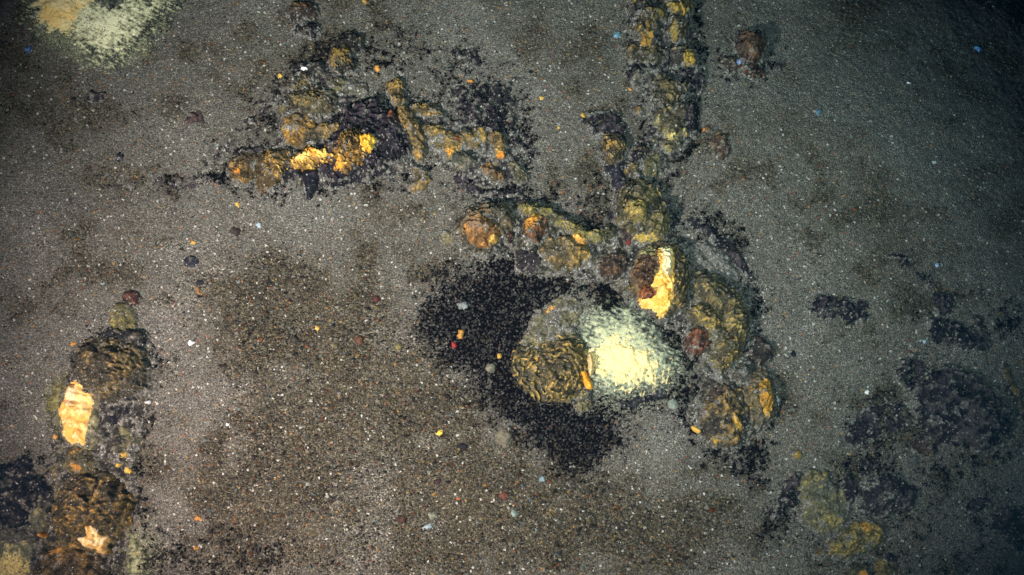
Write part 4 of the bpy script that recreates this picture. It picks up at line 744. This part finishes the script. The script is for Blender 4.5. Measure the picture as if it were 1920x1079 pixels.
# ------------------------------------------------------------------ loose pebbles and flecks that can be told apart
ORG = (.60, .29, .07); YEL = (.68, .43, .10); WHT = (.85, .86, .88); BLU = (.24, .34, .45); PBL = (.33, .42, .47); RED = (.32, .04, .04)
FL = [
 (363, 455, 7, 6, YEL, 'round orange-yellow fleck above the smooth black pebble'),
 (445, 382, 4, 4, YEL, 'yellow fleck on sand below the left end of the gold ridge'),
 (516, 525, 4, 3, YEL, 'small yellow fleck on open sand right of the black pebble'),
 (707, 128, 5, 5, ORG, 'orange fleck between the banded rock and the ochre knob'),
 (525, 141, 5, 4, YEL, 'yellow fleck beside the thin layered wedge'),
 (684, 3, 6, 5, (.45, .28, .08), 'dull ochre pebble at the top edge'),
 (1093, 217, 5, 5, YEL, 'yellow fleck on the tip of the ragged black crust'),
 (1048, 240, 3, 3, YEL, 'tiny yellow fleck left of the coiled ring rock'),
 (1016, 184, 3.5, 3, YEL, 'tiny yellow fleck on the sand right of the lacy net'),
 (1181, 168, 4, 4, ORG, 'tiny orange fleck left of the upper chain'),
 (1322, 242, 6, 4, (.8, .25, .03), 'vivid orange fleck on the small dull orange stone'),
 (883, 153, 5, 4, (.6, .26, .06), 'dull orange fleck above the lacy net of crust'),
 (138, 645, 6, 5, ORG, 'orange fleck left of the left mound'),
 (103, 819, 4, 3, (.6, .32, .08), 'dull orange fleck left of the cream coating'),
 (234, 853, 8, 3.5, YEL, 'long flat yellow fleck, uppermost of three right of the olive-brown rock'),
 (224, 873, 5, 4, YEL, 'small yellow fleck, left one of the lower two right of the olive-brown rock'),
 (240, 881, 5, 5, YEL, 'yellow fleck, right one of the lower two right of the olive-brown rock'),
 (371, 972, 7, 4, (.55, .26, .08), 'orange-brown pebble alone right of the knobbly mound'),
 (253, 1037, 5, 4, YEL, 'yellow fleck in a dark pit across the cleft'),
 (367, 1028, 4, 4, ORG, 'tiny orange fleck on gravel near the bottom edge'),
 (825, 812, 7, 5, (.92, .66, .10), 'bright yellow flake on gravel below the black sand'),
 (864, 626, 5, 8, (.62, .32, .08), 'orange crumb on the black sand'),
 (936, 668, 5, 4, YEL, 'yellow fleck on black sand left of the coiled brown rock'),
 (594, 616, 3, 5, YEL, 'small upright yellow fleck on the coarse gravel'),
 (851, 647, 3.5, 3.5, RED, 'tiny red speck on the black sand'),
 (859, 266, 3.5, 3.5, RED, 'tiny red speck on the broad flat ochre patch'),
 (1177, 457, 4, 4, RED, 'tiny red speck on the maroon pitted lump'),
 (356, 642, 5, 4, WHT, 'white fleck on sand right of the left mound'),
 (277, 755, 6, 4, WHT, 'white fleck beside the flank of the left mound'),
 (427, 797, 4, 3, WHT, 'small white fleck on sand between left mound and gravel'),
 (1703, 156, 6, 4, WHT, 'brightest white fleck in the dark upper right sand'),
 (573, 135, 5, 4, WHT, 'white fleck on the thin layered wedge'),
 (1454, 753, 3, 8, (.6, .66, .72), 'upright pale sliver beside the orange flank'),
 (1752, 305, 4, 4, (.6, .66, .66), 'pale fleck alone far right in the dark sand'),
 (1672, 256, 4, 2, WHT, 'flat white sliver in the dark upper right sand'),
 (1626, 735, 4, 4, WHT, 'white fleck above the wide tattered crust'),
 (485, 422, 7, 6, PBL, 'pale blue round pebble below the ridge on open sand'),
 (408, 272, 4, 4, PBL, 'pale blue fleck left of the orange-brown lump'),
 (567, 348, 5, 8, PBL, 'pale blue sliver beside the black pointed fin'),
 (53, 93, 8, 6, (.10, .20, .45), 'deep blue pebble below the lacy film in the corner'),
 (803, 988, 10, 6, PBL, 'large pale blue pebble on the bottom gravel'),
 (1017, 898, 7, 7, (.26, .36, .42), 'blue-grey pebble below the black sand'),
 (965, 963, 8, 9, (.22, .28, .26), 'grey-green pebble on the bottom gravel right of centre'),
 (191, 531, 5, 5, PBL, 'pale blue fleck left of the dark reddish stone'),
 (1383, 118, 6, 5, (.40, .45, .75), 'lavender-blue pebble at the foot of the lone boulder'),
 (1158, 64, 7, 6, (.18, .34, .45), 'teal-blue pebble left of the tall folded rock'),
 (1835, 90, 7, 4, (.12, .28, .62), 'bright blue sliver in the darkest upper right sand'),
 (1535, 210, 6, 5, (.16, .28, .38), 'blue-grey pebble far right of the lone boulder'),
 (1757, 497, 5, 4, (.35, .5, .75), 'light blue fleck right of the uppermost trail crust'),
 (1733, 640, 5, 5, (.35, .5, .65), 'light blue fleck left of the long black slab'),
 (441, 434, 12, 8, (.055, .045, .042), 'dark oval pebble left of the pale blue pebble'),
 (375, 530, 9, 6, (.03, .028, .035), 'small black pebble below the smooth round one'),
 (372, 545, 5, 13, (.22, .12, .05), 'upright brown pebble below the smooth black one'),
 (552, 637, 7, 9, (.05, .045, .04), 'dark angular pebble on the coarse gravel'),
 (706, 562, 9, 7, (.085, .035, .032), 'maroon pebble on the gravel left of the black sand'),
 (674, 638, 9, 8, (.11, .055, .035), 'rust-brown pebble on the gravel left of the black sand'),
 (748, 650, 7, 7, (.20, .17, .07), 'olive pebble next to the black sand'),
 (944, 930, 10, 10, (.12, .05, .035), 'red-brown pebble on the bottom gravel'),
 (945, 822, 17, 22, (.17, .155, .115), 'large dusty buff stone at the edge of the black sand'),
 (868, 838, 9, 7, (.025, .022, .028), 'black angular pebble near the bright yellow flake'),
 (821, 903, 7, 8, (.05, .03, .03), 'dark brown pebble on the middle of the bottom gravel'),
 (858, 936, 6, 5, (.45, .12, .04), 'red-orange pebble on the bottom gravel'),
 (812, 967, 11, 8, (.18, .19, .14), 'grey oval pebble just above the large pale blue one'),
 (753, 974, 12, 8, (.06, .035, .028), 'dark chocolate pebble left of the large pale blue one'),
 (920, 690, 9, 8, (.17, .17, .13), 'grey pebble inside the left part of the black sand'),
 (868, 573, 12, 7, (.26, .29, .29), 'pale grey tuft on the upper part of the black sand'),
 (1489, 665, 4, 7, (.015, .015, .025), 'small black chip right of the dark brown knob'),
 (1255, 75, 5, 4, (.2, .12, .05), 'brown chip lodged on the mustard yellow rock'),
]
for (fx, fy, rx, ry, c, lab) in FL:
    c = np.array(c); big = max(rx, ry) > 9 or c.max() < .5
    relief('pebble' if big else 'mineral_fleck', ell(fx, fy, rx*(.7 if c[2] > .3 else .82)+.8, ry*(.62 if c[2] > .3 else .82)+.8, (fx*7) % 50-25, 9), min(rx, ry)*.45+1.8,
           [c*.72, c, np.minimum(c*1.15, .95)], kind='stone', amp=1.5, warp=3.2, wl=7, step=1.2, mat=M_PEB, label=lab, on=(fx, fy), flat=True, sand=0,
           cat='pebble' if big else 'mineral fleck', group='loose pebbles on the seabed' if big else 'bright mineral flecks on the seabed')


# ------------------------------------------------------------------ the sea water
bm_v = [(-18, -18, -14), (18, -18, -14), (18, 18, -14), (-18, 18, -14), (-18, -18, 4), (18, -18, 4), (18, 18, 4), (-18, 18, 4)]
hz = mesh_obj('haze', bm_v, [[3, 2, 1, 0], [4, 5, 6, 7], [0, 1, 5, 4], [1, 2, 6, 5], [2, 3, 7, 6], [3, 0, 4, 7]], smooth=False)
m = bpy.data.materials.new('sea_water'); m.use_nodes = True; nt = m.node_tree
nt.nodes.remove(nt.nodes['Principled BSDF'])
pv = nt.nodes.new('ShaderNodeVolumePrincipled'); pv.inputs['Color'].default_value = (.0004, .006, .012, 1)
pv.inputs['Density'].default_value = .5; pv.inputs['Absorption Color'].default_value = (.04, .52, .64, 1)
nt.links.new(pv.outputs[0], nt.nodes['Material Output'].inputs['Volume'])
hz.data.materials.append(m)
tag(hz, 'blue-green sea water over the seabed', kind='stuff')
